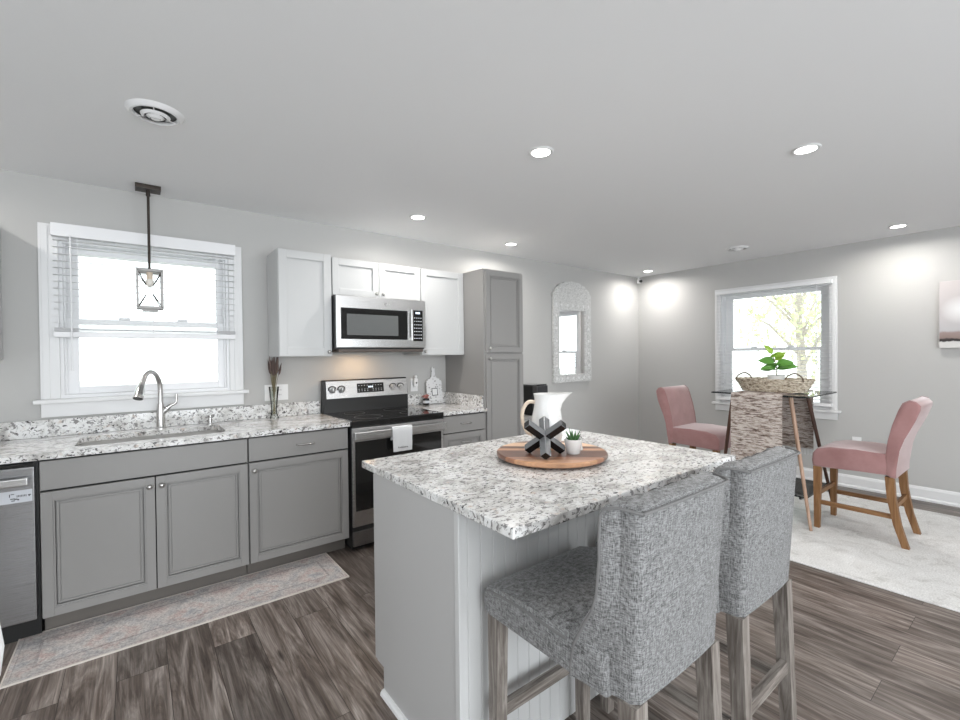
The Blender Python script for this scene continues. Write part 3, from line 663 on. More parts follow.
# faucet
off = (-1.05, -.085, .914); t = thing('kitchen_faucet', off, 'brushed nickel gooseneck faucet with side lever behind the sink', 'faucet')
m = MB().lathe([(.030, 0), (.030, .008), (.025, .012), (.024, .10), (.0185, .16)], seg=24)
m.build('body', M['chrome'], t, True)
dx, dy = -.52, -.854
pts = [(0, 0, .15), (0, 0, .24), (dx * .01, dy * .01, .30), (dx * .045, dy * .045, .352), (dx * .10, dy * .10, .372), (dx * .15, dy * .15, .350), (dx * .185, dy * .185, .30)]
MB().tube(curve(pts, 7), .0145, 14).build('neck', M['chrome'], t, True)
e = Vector((dx * .183, dy * .183, .305)); e2 = Vector((dx * .225, dy * .225, .215))
m = MB(); m.cyl(e, e + (e2 - e) * .35, .016, .021, 20); m.cyl(e + (e2 - e) * .35, e2, .021, .027, 20); h = m.build('spray_head', M['chrome'], t, True)
MB().cyl(e2, e2 + (e2 - e) * .04, .025, .023, 20).build('nozzle', M['black'], h)
MB().tube(curve([(.010, -.0, .10), (.048, -.01, .142), (.082, -.014, .165), (.086, -.015, .22)], 6), [.018, .0175, .017, .016, .015, .0135, .012, .0095, .009, .009, .0085, .0085, .008, .008, .008, .008, .008, .008, .008][:19], 12).build('lever', M['chrome'], t, True)
off = (-.775, -.09, .914); t = thing('soap_dispenser', off, 'short nickel soap pump to the right of the faucet', 'soap dispenser')
MB().lathe([(.019, 0), (.019, .006), (.012, .01), (.011, .045), (.015, .05), (.015, .062), (.0, .064)], seg=20, cap1=False).build('body', M['chrome'], t, True)
MB().tube([(0, 0, .056), (-.02, -.03, .06), (-.028, -.045, .052)], .006, 10).build('spout', M['chrome'], t, True)

# ------------------------------------------------------------------ dishwasher
off = (-1.865, -.3, 0); t = thing('dishwasher', off, 'stainless dishwasher with bar handle at the left end of the counter', 'dishwasher')
MB().box(-2.165, -1.56, -.60, -.01, .1, .875).build('tub', M['black'], t, off=off)
MB().box(-2.158, -1.570, -.642, -.602, .115, .855, .004).build('door', M['steel_dark'], t, off=off)
MB().box(-2.158, -1.570, -.635, -.602, .857, .872, .001).build('control_strip', M['black_gloss'], t, off=off)
MB().box(-2.12, -1.587, -.687, -.668, .775, .812, .005).box(-2.11, -2.09, -.668, -.642, .78, .806).box(-1.612, -1.592, -.668, -.642, .78, .806).build('handle', M['steel'], t, off=off)
l = MB().box(-1.79, -1.577, -.6432, -.642, .692, .75).build('label', M['label'], t, off=off); l['label'] = 'pale sticker with dark print'
m = MB()
for x, z, w, hh in ((-1.650, .733, .012, .003), (-1.655, .722, .003, .014), (-1.652, .711, .016, .004), (-1.638, .708, .01, .005), (-1.648, .702, .012, .004), (-1.628, .704, .006, .006), (-1.592, .722, .010, .004), (-1.590, .717, .004, .008)):
    m.box(x, x + w, -.6437, -.6432, z, z + hh)
for k in range(7): m.box(-1.63 + k * .005, -1.6275 + k * .005, -.6437, -.6432, .718 + (k % 2) * .001, .728)
m.build('print', M['ink'], l, off=off)
MB().box(-2.16, -1.565, -.56, -.50, 0, .1).build('toe_kick', M['black'], t, off=off)

# ------------------------------------------------------------------ range
off = (.381, -.33, 0); t = thing('kitchen_range', off, 'black and stainless freestanding electric range with a towel on its door', 'range')
MB().box(.004, .758, -.640, -.02, .03, .871, .002).box(.02, .74, -.60, -.04, 0, .03).build('body', M['black'], t, off=off)
ck = MB().box(.002, .760, -.668, -.085, .872, .918, .006).build('cooktop', M['black_gloss'], t, off=off)
M['burner'] = mat('grey_burner_ring', (0.09, 0.09, 0.09), 0.3)
for bx, by, r in ((.2, -.5, .105), (.56, -.5, .09), (.2, -.23, .08), (.56, -.23, .1)):
    MB().lathe([(r - .003, .0184), (r, .0186), (r + .001, .0182)], (bx, by, .9), 40, False, False).build('burner_ring', M['burner'], ck, off=off)
m = MB(); m.prism([(-.02, .9), (-.088, .9), (-.088, 1.03), (-.085, 1.04), (-.062, 1.17), (-.055, 1.178), (-.02, 1.178)], .004, .758, 'x', .006, 2)
bgp = m.build('backguard', M['black'], t, off=off)
def onpanel(z, d=0.0):  # point on the sloped control panel
    f = (z - 1.04) / .13; return -.0875 + f * .023 - d
m = MB(); m.prism([(onpanel(1.03, .003), 1.03), (onpanel(1.168, .003), 1.168), (onpanel(1.168, -.002), 1.168), (onpanel(1.03, -.002), 1.03)], .028, .752, 'x')
cp = m.build('control_panel', M['steel'], t, off=off)
m = MB(); m.prism([(onpanel(1.065, .0045), 1.065), (onpanel(1.142, .0045), 1.142), (onpanel(1.142, .002), 1.142), (onpanel(1.065, .002), 1.065)], .285, .525, 'x')
dp = m.build('display', M['black_gloss'], cp, off=off)
M['lcd'] = mat('lit_digits', (.3, .35, .4), .4, emis=(.75, .85, 1), estr=1.2)
m = MB()
for k in range(3): m.box(.385 + k * .015, .395 + k * .015, onpanel(1.11, .0055), onpanel(1.11, .004), 1.10, 1.118)
m.build('digits', M['lcd'], dp, off=off)
m = MB()
for k in range(9):
    if k in (4,): continue
    for z in (1.078, 1.092, 1.122): m.box(.297 + k * .025, .306 + k * .025, onpanel(z, .0052), onpanel(z, .004), z, z + .004)
m.build('key_print', M['label'], dp, off=off)
for kx in (.075, .15, .61, .685):
    MB().cyl((kx, onpanel(1.10, .0028), 1.10), (kx, onpanel(1.10, .005), 1.0995), .034, seg=28).build('knob_ring', M['black'], cp, True, off=off)
    m = MB(); yk = onpanel(1.10, .003); m.cyl((kx, yk, 1.10), (kx, yk - .010, 1.098), .029, .027, 28); m.cyl((kx, yk - .010, 1.098), (kx, yk - .030, 1.095), .021, .019, 28); m.box(kx - .0035, kx + .0035, yk - .034, yk - .01, 1.078, 1.118, .001)
    m.build('knob', M['steel'], cp, True, off=off)
dr = MB().box(.006, .756, -.664, -.642, .176, .866, .004).build('oven_door', M['steel'], t, off=off)
MB().box(.026, .736, -.6655, -.664, .285, .772, 0).build('oven_glass', M['black_gloss'], dr, off=off)
MB().box(.19, .57, -.6662, -.6655, .43, .62, 0).build('oven_window', mat('smoked_oven_window', (.05, .048, .045), .1), dr, off=off)
m = MB(); m.box(.006, .756, -.714, -.694, .786, .845, .007).box(.02, .06, -.694, -.663, .792, .838).box(.702, .742, -.694, -.663, .792, .838)
m.build('oven_handle', M['steel'], dr, off=off)
MB().box(.006, .756, -.655, -.642, .142, .176).build('lower_gap', M['black'], t, off=off)
MB().box(.006, .756, -.664, -.642, .04, .142, .003).build('storage_drawer', M['steel_dark'], t, off=off)

# towel on the oven handle
def towel():
    m = MB(); x0, x1 = .285, .445; n = 14; rings = []
    path = [(-.7485, .66), (-.7485, .72), (-.7485, .80), (-.7475, .829), (-.742, .8365), (-.732, .838), (-.722, .8355), (-.7165, .829), (-.716, .80), (-.7155, .74)]
    path = [(q[0] + .0285, q[1] + .0155) for q in path]
    thick = .004
    outer, inner = [], []
    for i, (y, z) in enumerate(path):
        a = path[max(0, i - 1)]; c = path[min(len(path) - 1, i + 1)]; ty, tz = c[0] - a[0], c[1] - a[1]; L = math.hypot(ty, tz); ny, nz = -tz / L, ty / L
        outer.append((y + ny * thick, z + nz * thick)); inner.append((y, z))
    poly = outer + inner[::-1]
    for k in range(n + 1):
        u = k / n; x = x0 + (x1 - x0) * u; r = []
        for j, (y, z) in enumerate(poly):
            jj = j if j < len(path) else 2 * len(path) - 1 - j
            drop = max(0, (.83 - z)); s_ = 1 if jj < 5 else 0
            xx = x + (u - .5) * -.012 * (drop / .17)
            r.append((xx, y - s_ * abs(math.sin(u * 9.0)) * .006 * min(1, drop * 10), z))
        rings.append(r)
    m.loft(rings); o = m.build('dish_towel', M['towel'], smooth=True, off=(.365, -.73, .66), angle=60)
    tag(o, 'white dish towel hanging over the oven door handle', 'towel')
    m = MB()
    for k, (w, h_) in enumerate(((.007, .011), (.004, .008), (.009, .009), (.006, .013), (.008, .007), (.005, .010), (.009, .008))):
        m.box(.325 + k * .0115, .325 + k * .0115 + w, -.7345, -.732, .70, .70 + .003); m.box(.325 + k * .0115, .325 + k * .0115 + .003, -.7345, -.732, .70, .70 + h_)
    m.build('lettering', M['ink'], o, off=(.365, -.73, .66))
towel()

# ------------------------------------------------------------------ microwave
off = (.381, -.2, 1.42); t = thing('microwave_oven', off, 'stainless over-the-range microwave below the white cabinets', 'microwave')
MB().box(.002, .760, -.375, -.004, 1.425, 1.828, .002).build('body', M['black'], t, off=off)
f = MB().box(.002, .760, -.402, -.376, 1.435, 1.828, .005).build('front_panel', M['steel'], t, off=off)
MB().box(.035, .590, -.4045, -.402, 1.50, 1.735, .001).build('door_glass', M['black_gloss'], f, off=off)
MB().box(.08, .505, -.4055, -.4045, 1.53, 1.69).build('window', mat('grey_mesh_window', (.13, .135, .135), .08, coat=.5), f, off=off)
MB().box(.612, .628, -.432, -.418, 1.49, 1.75, .005).box(.613, .627, -.418, -.402, 1.50, 1.52).box(.613, .627, -.418, -.402, 1.72, 1.74).build('handle', M['steel'], f, off=off)
k_ = MB().box(.640, .732, -.4045, -.402, 1.49, 1.745).build('keypad', M['black_gloss'], f, off=off)
m = MB()
for i in range(4):
    for j in range(7): m.box(.650 + i * .02, .660 + i * .02, -.4052, -.4045, 1.51 + j * .028, 1.517 + j * .028)
m.build('key_print', M['label'], k_, off=off)
MB().box(.665, .705, -.4054, -.4045, 1.715, 1.73).build('display', M['lcd'], k_, off=off)
m = MB().lathe([(.0, .001), (.015, .001), (.016, 0)], (0, 0, 0), 24, cap0=False, cap1=False)
bmesh.ops.rotate(m.bm, verts=m.bm.verts, matrix=Matrix.Rotation(PI / 2, 3, 'X')); bmesh.ops.translate(m.bm, verts=m.bm.verts, vec=(.40, -.4025, 1.782))
bd = m.build('round_badge', M['chrome'], f, off=off)
m = MB(); m.tube([(.394 + .004 * math.cos(a * .6), -.4045, 1.782 + .005 * math.sin(a * .6)) for a in range(9)], .0008, 5); m.tube([(.404 + .004 * math.cos(a * .6), -.4045, 1.782 + .005 * math.sin(a * .6)) for a in range(9)], .0008, 5)
m.build('badge_script', M['ink'], bd, off=off)
MB().box(.02, .74, -.395, -.03, 1.402, 1.425, .004).build('vent_grille', mat('brown_grey_vent', (.10, .08, .07), .5), t, off=off)
cl = bpy.data.lights.new('cooktop_lamp', 'AREA'); cl.shape = 'RECTANGLE'; cl.size = .16; cl.size_y = .1; cl.energy = 1.1; cl.color = (1, .66, .36)
lo = bpy.data.objects.new('cooktop_lamp', cl); COL.objects.link(lo); lo.parent = t; lo.location = (-.1, .02, -.022)

# ------------------------------------------------------------------ counter objects
off = (-.36, -.075, .914); t = thing('glass_vase', off, 'slim clear glass vase on the worktop under the left wall cabinet', 'vase')
MB().lathe([(.0, .002), (.030, .0), (.031, .006), (.022, .03), (.019, .06), (.024, .12), (.033, .21), (.036, .235), (.0345, .235), (.031, .21), (.022, .12), (.017, .06), (.018, .035), (.0, .03)], seg=28, cap0=False, cap1=False).build('vessel', M['vase_glass'], t, True)
t = thing('dried_lavender', (-.36, -.075, .946), 'bunch of dried lavender stems standing in the slim glass vase', 'dried flowers')
rnd = random.Random(5); ms, mh = MB(), MB()
for k in range(38):
    a = rnd.uniform(0, 2 * PI); r0 = rnd.uniform(0, .010); r1 = rnd.uniform(.012, .055); z = rnd.uniform(.33, .42)
    p = [(r0 * math.cos(a + 2), r0 * math.sin(a + 2), 0), (r0 * .5 * math.cos(a), r0 * .5 * math.sin(a), .12), (r1 * .45 * math.cos(a), r1 * .45 * math.sin(a), .25), (r1 * math.cos(a), r1 * math.sin(a), z)]
    ms.tube(curve(p, 3), .0013, 5)
    q0 = Vector(p[2]).lerp(Vector(p[3]), .45); q1 = Vector(p[3]); 
    mh.tube([q0, q0.lerp(q1, .3), q0.lerp(q1, .7), q1 + (q1 - q0) * .15], [.002, .0075, .006, .001], 6)
ms.build('stems', M['lavstem'], t); mh.build('flower_heads', M['lav'], t)

def outlet(name, loc, rotz, gangs, label, plug=False):
    t = thing(name, loc, label, 'wall outlet', None, rotz)
    w = .037 * gangs + .001 * 0 + (.0 if gangs == 1 else .01)
    MB().box(-w, w, -.006, 0, -.06, .06, .003).build('cover_plate', M['plastic_w'], t)
    for g_ in range(gangs):
        cx_ = (g_ - (gangs - 1) / 2) * .047
        m = MB(); m.box(cx_ - .017, cx_ + .017, -.009, -.006, -.034, .034, .002); f_ = m.build('socket_face', M['plastic_w'], t)
        m = MB()
        for zz in (-.018, .018):
            m.box(cx_ - .008, cx_ - .0055, -.0095, -.009, zz - .004, zz + .005); m.box(cx_ + .0055, cx_ + .008, -.0095, -.009, zz - .004, zz + .005)
        m.build('slots', M['ink'], f_)
    return t
outlet('wall_outlet', (-.325, 0, 1.10), 0, 2, 'wide white outlet plate on the kitchen wall left of the range')
outlet('wall_outlet', (.868, 0, 1.10), 0, 1, 'white outlet plate on the kitchen wall right of the range')
outlet('wall_outlet', (4.5, -2.43, .455), PI / 2 * 1, 1, 'white outlet low on the dining wall behind the right pink chair').rotation_euler = (0, 0, -PI / 2)
t = thing('plug_in_freshener', (.868, -.011, 1.13), 'small white plug-in freshener with a dark centre in the outlet by the range', 'air freshener')
MB().box(-.02, .02, -.035, 0, -.045, .03, .01).sphere((0, -.018, .045), .017).build('housing', M['plastic_w'], t, True)
MB().cyl((0, -.037, -.01), (0, -.034, -.01), .009, seg=16).build('dial', M['chrome'], t)

# decorative cutting board
def board():
    t = thing('cutting_board', (1.062, -.055, .9165), 'white patterned cutting board leaning on the backsplash by the pantry', 'cutting board')
    body = rrect(-.085, .085, .0, .225, .012, 4)
    prof = [(.085, .0), (.085, .205), (.075, .225), (.035, .237), (.018, .255), (.0145, .30), (.019, .325), (.012, .343), (0, .347)]
    poly = prof + [(-x, z) for x, z in prof[-2::-1]]
    m = MB(); m.prism(poly, -.0075, .0075, 'y', .002, 1)
    bmt = mat('white_patterned_board', (.75, .75, .75), .4)
    vv = nd(bmt, 'ShaderNodeTexVoronoi'); vv.inputs['Scale'].default_value = 38; lk(bmt, coords(bmt), vv.inputs['Vector'])
    lk(bmt, ramp(bmt, vv.outputs['Distance'], [(.2, (.34, .33, .33)), (.34, (.74, .74, .745))]), bsdf(bmt).inputs['Base Color'])
    o = m.build('board', bmt, t); o.rotation_euler = (math.radians(-7), 0, 0)
    q = MB().frame('y', 0, -.032, .032, .075, .145, .006, -.0095, -.0075).build('square_emblem', M['ink'], o)
    q = MB().box(-.026, .026, -.009, -.0075, .081, .139).box(-.085, .085, -.0088, -.0075, .035, .045).build('emblem_field', M['plastic_w'], o)
board()
t = thing('plant_jar', (.945, -.085, .9145), 'small dark glass jar with pinkish dried plant beside the white cutting board', 'jar')
MB().lathe([(.026, 0), (.031, .01), (.031, .05), (.028, .058), (.026, .058), (.026, .045), (0, .045)], seg=24, cap1=False).build('pot', M['black_gloss'], t, True)
MB().lathe([(.0313, .018), (.0316, .02), (.0316, .038), (.0313, .04)], seg=24, cap0=False, cap1=False).build('band', M['label'], t)
m = MB(); rnd = random.Random(2)
for k in range(26): m.sphere((rnd.gauss(0, .012), rnd.gauss(0, .012), .06 + rnd.random() * .035), rnd.uniform(.005, .009), seg=8)
m.build('plant', M['pink_cup'], t, True)

# coffee maker on a console past the pantry
t = thing('console_table', (2.02, -.24, 0), 'narrow console past the pantry carrying the black coffee maker', 'table')
MB().box(-.33, .33, -.2, .2, .72, .75, .003).build('tabletop', M['grey_cab'], t)
for sx in (-1, 1):
    for sy in (-1, 1): MB().box(sx * .3 - .018, sx * .3 + .018, sy * .17 - .018, sy * .17 + .018, 0, .72, .002).build('leg', M['grey_cab'], t)
t = thing('coffee_maker', (2.10, -.30, .751), 'black coffee maker behind the white pitcher, just past the pantry', 'coffee maker')
MB().box(-.10, .10, -.12, .12, 0, .03, .008).box(-.115, -.04, -.12, .12, .01, .305, .012).build('body', M['black'], t)
MB().box(-.04, .13, -.10, .10, .215, .30, .012).build('brew_head', mat('grey_black_plastic', (.045, .047, .05), .25), t)
MB().box(-.105, .12, -.095, .095, .302, .31, .004).build('lid', M['black_gloss'], t)
MB().lathe([(.045, .031), (.052, .05), (.05, .12), (.035, .15)], (.045, 0, 0), 24, cap1=False).build('carafe', M['black_gloss'], t, True)

# wall mirror
def mirror():
    t = thing('wall_mirror', (3.06, 0, 1.03), 'arched mirror with a scalloped white patterned frame on the kitchen wall', 'mirror')
    W_, spr, top = .345, 1.02, 1.215
    pts = [(-W_, 0), (W_, 0), (W_, spr)]
    n = 9
    for k in range(n):
        a0, a1 = PI * k / n, PI * (k + 1) / n
        for j in range(1, 7):
            a = a0 + (a1 - a0) * j / 6; e_ = 1 + .05 * math.sin(PI * j / 6)
            pts.append((W_ * math.cos(a) * e_ * .985, spr + (top - spr) * math.sin(a) * e_))
    fm = mat('inlaid_bone_frame', (.7, .7, .69), .5)
    v = coords(fm); a = nd(fm, 'ShaderNodeTexVoronoi', feature='DISTANCE_TO_EDGE'); a.inputs['Scale'].default_value = 55; lk(fm, v, a.inputs['Vector'])
    lk(fm, ramp(fm, a.outputs['Distance'], [(.05, (.46, .46, .45)), (.16, (.74, .74, .73))]), bsdf(fm).inputs['Base Color'])
    bm_ = MB(); bm = bm_.bm; gx0, gx1, gz0, gz1 = -.245, .245, .095, .87
    hole = [(gx0, gz0), (gx1, gz0), (gx1, gz1), (gx0, gz1)]
    allv = []
    for y in (-.034, -.006):
        vo = [bm.verts.new((x, y, z)) for x, z in pts]; vh = [bm.verts.new((x, y, z)) for x, z in hole]
        es = [bm.edges.new((vo[i], vo[(i + 1) % len(vo)])) for i in range(len(vo))] + [bm.edges.new((vh[i], vh[(i + 1) % 4])) for i in range(4)]
        bmesh.ops.triangle_fill(bm, use_beauty=True, use_dissolve=False, edges=es); allv.append((vo, vh))
    for q in (0, 1):
        A, B_ = allv[0][q], allv[1][q]; n_ = len(A)
        for i in range(n_): bm.faces.new((A[i], A[(i + 1) % n_], B_[(i + 1) % n_], B_[i]))
    fr = bm_.build('frame', fm, t)
    MB().box(gx0, gx1, -.018, -.012, gz0, gz1).build('mirror_glass', M['mirror'], t)
    m = MB(); ppl = [(x * .995, z) for x, z in pts]
    m.prism(ppl, -.006, -.001, 'y'); m.build('backing', M['black'], t)
    m = MB()
    def flower(x, z):
        for k in range(6): a = k * PI / 3; m.sphere((x + .011 * math.cos(a), -.0345, z + .011 * math.sin(a)), .006, (1, .25, 1), seg=8)
    for z in (.05, .2, .35, .5, .65, .8, .93):
        for x in (-.295, .295): flower(x, z)
    for x in (-.2, -.1, 0, .1, .2): flower(x, .048); flower(x, .93)
    m.build('inlay_flowers', M['plastic_w'], fr, True)
mirror()

# canvas on the dining wall
t = thing('canvas_painting', (4.5, -3.40, 1.388), 'pale pink and grey abstract landscape canvas on the dining wall', 'painting')
cm = mat('painted_canvas', (.6, .55, .55), .8)
v = coords(cm); sp = nd(cm, 'ShaderNodeSeparateXYZ'); lk(cm, v, sp.inputs[0])
nz = noise(cm, v, 9, 4, .6); ml = nd(cm, 'ShaderNodeMath', operation='MULTIPLY_ADD'); ml.inputs[1].default_value = .05; lk(cm, nz, ml.inputs[0]); lk(cm, sp.outputs[2], ml.inputs[2])
c = ramp(cm, ml.outputs[0], [(0, (.66, .65, .63)), (.075, (.66, .65, .63)), (.082, (.035, .03, .03)), (.10, (.05, .04, .04)), (.108, (.28, .21, .19)), (.16, (.34, .26, .245)), (.18, (.50, .49, .50)), (.30, (.54, .51, .51)), (.6, (.56, .52, .515))])
cloud = nd(cm, 'ShaderNodeVectorMath', operation='DISTANCE'); cloud.inputs[1].default_value = (0, .26, .33); lk(cm, v, cloud.inputs[0])
clf = ramp(cm, cloud.outputs['Value'], [(.04, g(.9)), (.13, g(0))]); c = mix(cm, clf, c, (.80, .80, .80)); lk(cm, c, bsdf(cm).inputs['Base Color'])
MB().box(-.035, -.002, -.39, .39, 0, .585, .002).build('canvas', cm, t)

# ------------------------------------------------------------------ island
off = (.255, -2.2, 0); t = thing('kitchen_island', off, 'grey island with white beadboard side and speckled granite top', 'island')
MB().box(-.388, .90, -2.505, -1.985, .0, .105).box(-.388, .90, -2.505, -1.925, .105, .883).build('cabinet_body', M['grey_cab'], t, off=off)
ep = MB().box(-.396, -.388, -2.518, -1.983, .0, .105).box(-.396, -.388, -2.518, -1.925, .105, .883).box(-.396, .90, -1.925, -1.905, .108, .878, .001).build('end_panel', M['grey_lit_side'], t, off=off)
m = MB(); poly = []
pitch = .052; x = -.394; y = -2.527
poly.append((x, -2.507)); poly.append((x, y))
x += .028
while x < .90:
    poly += [(x, y), (x + .0025, y + .004), (x + .005, y)]; x += pitch
poly += [(.905, y), (.905, -2.507)]
m.prism(poly, .0, .883, 'z'); bb_ = m.build('beadboard_panel', M['bead'], t, off=off); bb_['label'] = 'white grooved beadboard facing the stools'
MB().box(-.400, -.390, -2.530, -2.507, .0, .883, .002).build('corner_bead', M['bead'], t, off=off)
MB().prism([(-.396, 0), (-.414, 0), (-.412, .01), (-.404, .018), (-.396, .019)], -2.53, -1.983, 'y').build('quarter_round', M['trim'], t, off=off)
m = MB(); m.box(-.402, .917, -2.786, -1.799, .8835, .914, .005, 3); top = m.build('countertop', M['granite'], t, off=off)

# ------------------------------------------------------------------ things on the island
CX, CY = .272, -2.287
t = thing('lazy_susan', (CX, CY, .9145), 'round striped wooden serving board on the island', 'serving board')
MB().lathe([(0, 0), (.16, 0), (.16, .008), (0, .008)], seg=40, cap0=False, cap1=False).build('base', M['black'], t)
MB().lathe([(0, .008), (.232, .008), (.240, .013), (.241, .025), (.236, .030), (0, .030)], seg=72, cap0=False, cap1=False).build('board', M['acacia'], t, True)
BZ = .9448
# jack sculpture
def jack():
    c = Vector((.183, -2.335, 0)); L = .107; w = .033
    t = thing('jack_sculpture', (c.x, c.y, BZ), 'black and grey six-armed jack sculpture standing on the round board', 'ornament')
    # three mutually perpendicular bars standing on three ends
    s2, s3, s6 = math.sqrt(2), math.sqrt(3), math.sqrt(6)
    def axis(az): return Vector((math.cos(az) * s2 / s3, math.sin(az) * s2 / s3, -1 / s3))
    view = math.atan2(-3.6548 - c.y, -1.1762 - c.x)
    ax = [axis(view + k * 2 * PI / 3 + .03) for k in range(3)]
    zc = L / s3 + w * .5 * (s2 / s3) + .001
    jm = mat('grey_lacquer', (.22, .225, .235), .25, metal=.5); je = mat('black_lacquer', (.012, .012, .012), .2)
    for i in range(3):
        a, b_, c_ = ax[i], ax[(i + 1) % 3], ax[(i + 2) % 3]
        R_ = Matrix((a, b_, c_)).transposed().to_4x4(); R_.translation = Vector((0, 0, zc))
        m = MB(); r = bmesh.ops.create_cube(m.bm, size=1, matrix=R_ @ Matrix.Diagonal((2 * L, w - .0006 * i, w - .0006 * i, 1)))
        m._bev(r['verts'], .0015, 1)
        o = m.build('bar', [jm, je], t)
        for p in o.data.polygons:
            if p.normal.z < -.2 or abs(p.normal.dot(a)) > .9: p.material_index = 1
jack()
# pitcher
def pitcher():
    t = thing('ceramic_pitcher', (.320, -2.216, BZ), 'white ceramic pitcher with long spout and cream handle, behind the jack sculpture', 'pitcher')
    ux, uy = _R.x, _R.y                      # the spout points to the right of the photograph
    rings = []; N = 40
    prof = [(0.0, .002), (.050, 0), (.058, .006), (.070, .05), (.074, .09), (.070, .13), (.061, .17), (.056, .20), (.057, .225), (.061, .243)]
    def ringpt(r, z, k, sp):
        a = 2 * PI * k / N; d = Vector((math.cos(a), math.sin(a), 0)); al = max(0, d.x * ux + d.y * uy)
        rr = r + sp * al ** 14 + sp * .25 * al ** 3
        return (rr * math.cos(a), rr * math.sin(a), z + (sp * .10 * al ** 10))
    for i, (r, z) in enumerate(prof):
        sp = 0 if z < .16 else .046 * ((z - .16) / .083) ** 1.6
        rings.append([ringpt(r, z, k, sp) for k in range(N)])
    for (r, z) in ((.055, .241), (.050, .20), (.056, .16), (.062, .06), (0, .03)):
        sp = 0 if z < .16 else .041 * ((z - .16) / .083) ** 1.6
        rings.append([ringpt(r, z, k, sp) for k in range(N)])
    MB().loft(rings, cap0=False, cap1=False).build('vessel', M['ceramic'], t, True)
    hp = curve([(-.050 * ux, -.050 * uy, .205), (-.085 * ux, -.085 * uy, .205), (-.110 * ux, -.110 * uy, .17), (-.112 * ux, -.112 * uy, .12), (-.092 * ux, -.092 * uy, .07), (-.068 * ux, -.068 * uy, .055)], 6)
    h = MB().tube(hp, .0085, 12).build('handle', M['cream'], t, True); h['label'] = 'cream handle'
pitcher()
# succulent
t = thing('potted_succulent', (.300, -2.388, BZ), 'tiny spiky green succulent in a white pot on the round board', 'plant')
MB().lathe([(.0, .0), (.026, 0), (.028, .002), (.038, .058), (.038, .062), (.034, .062), (.032, .052), (0, .052)], seg=28, cap0=False, cap1=False).build('pot', M['ceramic'], t, True)
MB().lathe([(0, .0525), (.0315, .0525)], seg=20, cap0=False, cap1=False).build('soil', M['soil'], t)
rnd = random.Random(9)
for k in range(13):
    a = k * 2.4; el = .35 + .06 * k; L = .026 + .002 * k
    d = Vector((math.cos(a) * math.cos(el), math.sin(a) * math.cos(el), math.sin(el)))
    b0 = Vector((0, 0, .052)) + Vector((d.x, d.y, 0)) * .004
    MB().tube([b0, b0 + d * L * .4, b0 + d * L * .8 + Vector((0, 0, .004)), b0 + d * L * 1.1 + Vector((0, 0, .009))], [.0045, .0055, .003, .0005], 7).build('leaf', M['succ'], t, True)
t = thing('salt_shaker', (.375, -2.36, BZ), 'small white shaker behind the succulent pot', 'shaker')
MB().lathe([(.014, 0), (.015, .003), (.010, .03), (.012, .045)], seg=20).build('body', M['ceramic'], t, True)
MB().lathe([(.013, .045), (.014, .052), (.009, .06), (0, .062)], seg=20, cap1=False).build('cap', M['chrome'], t, True)

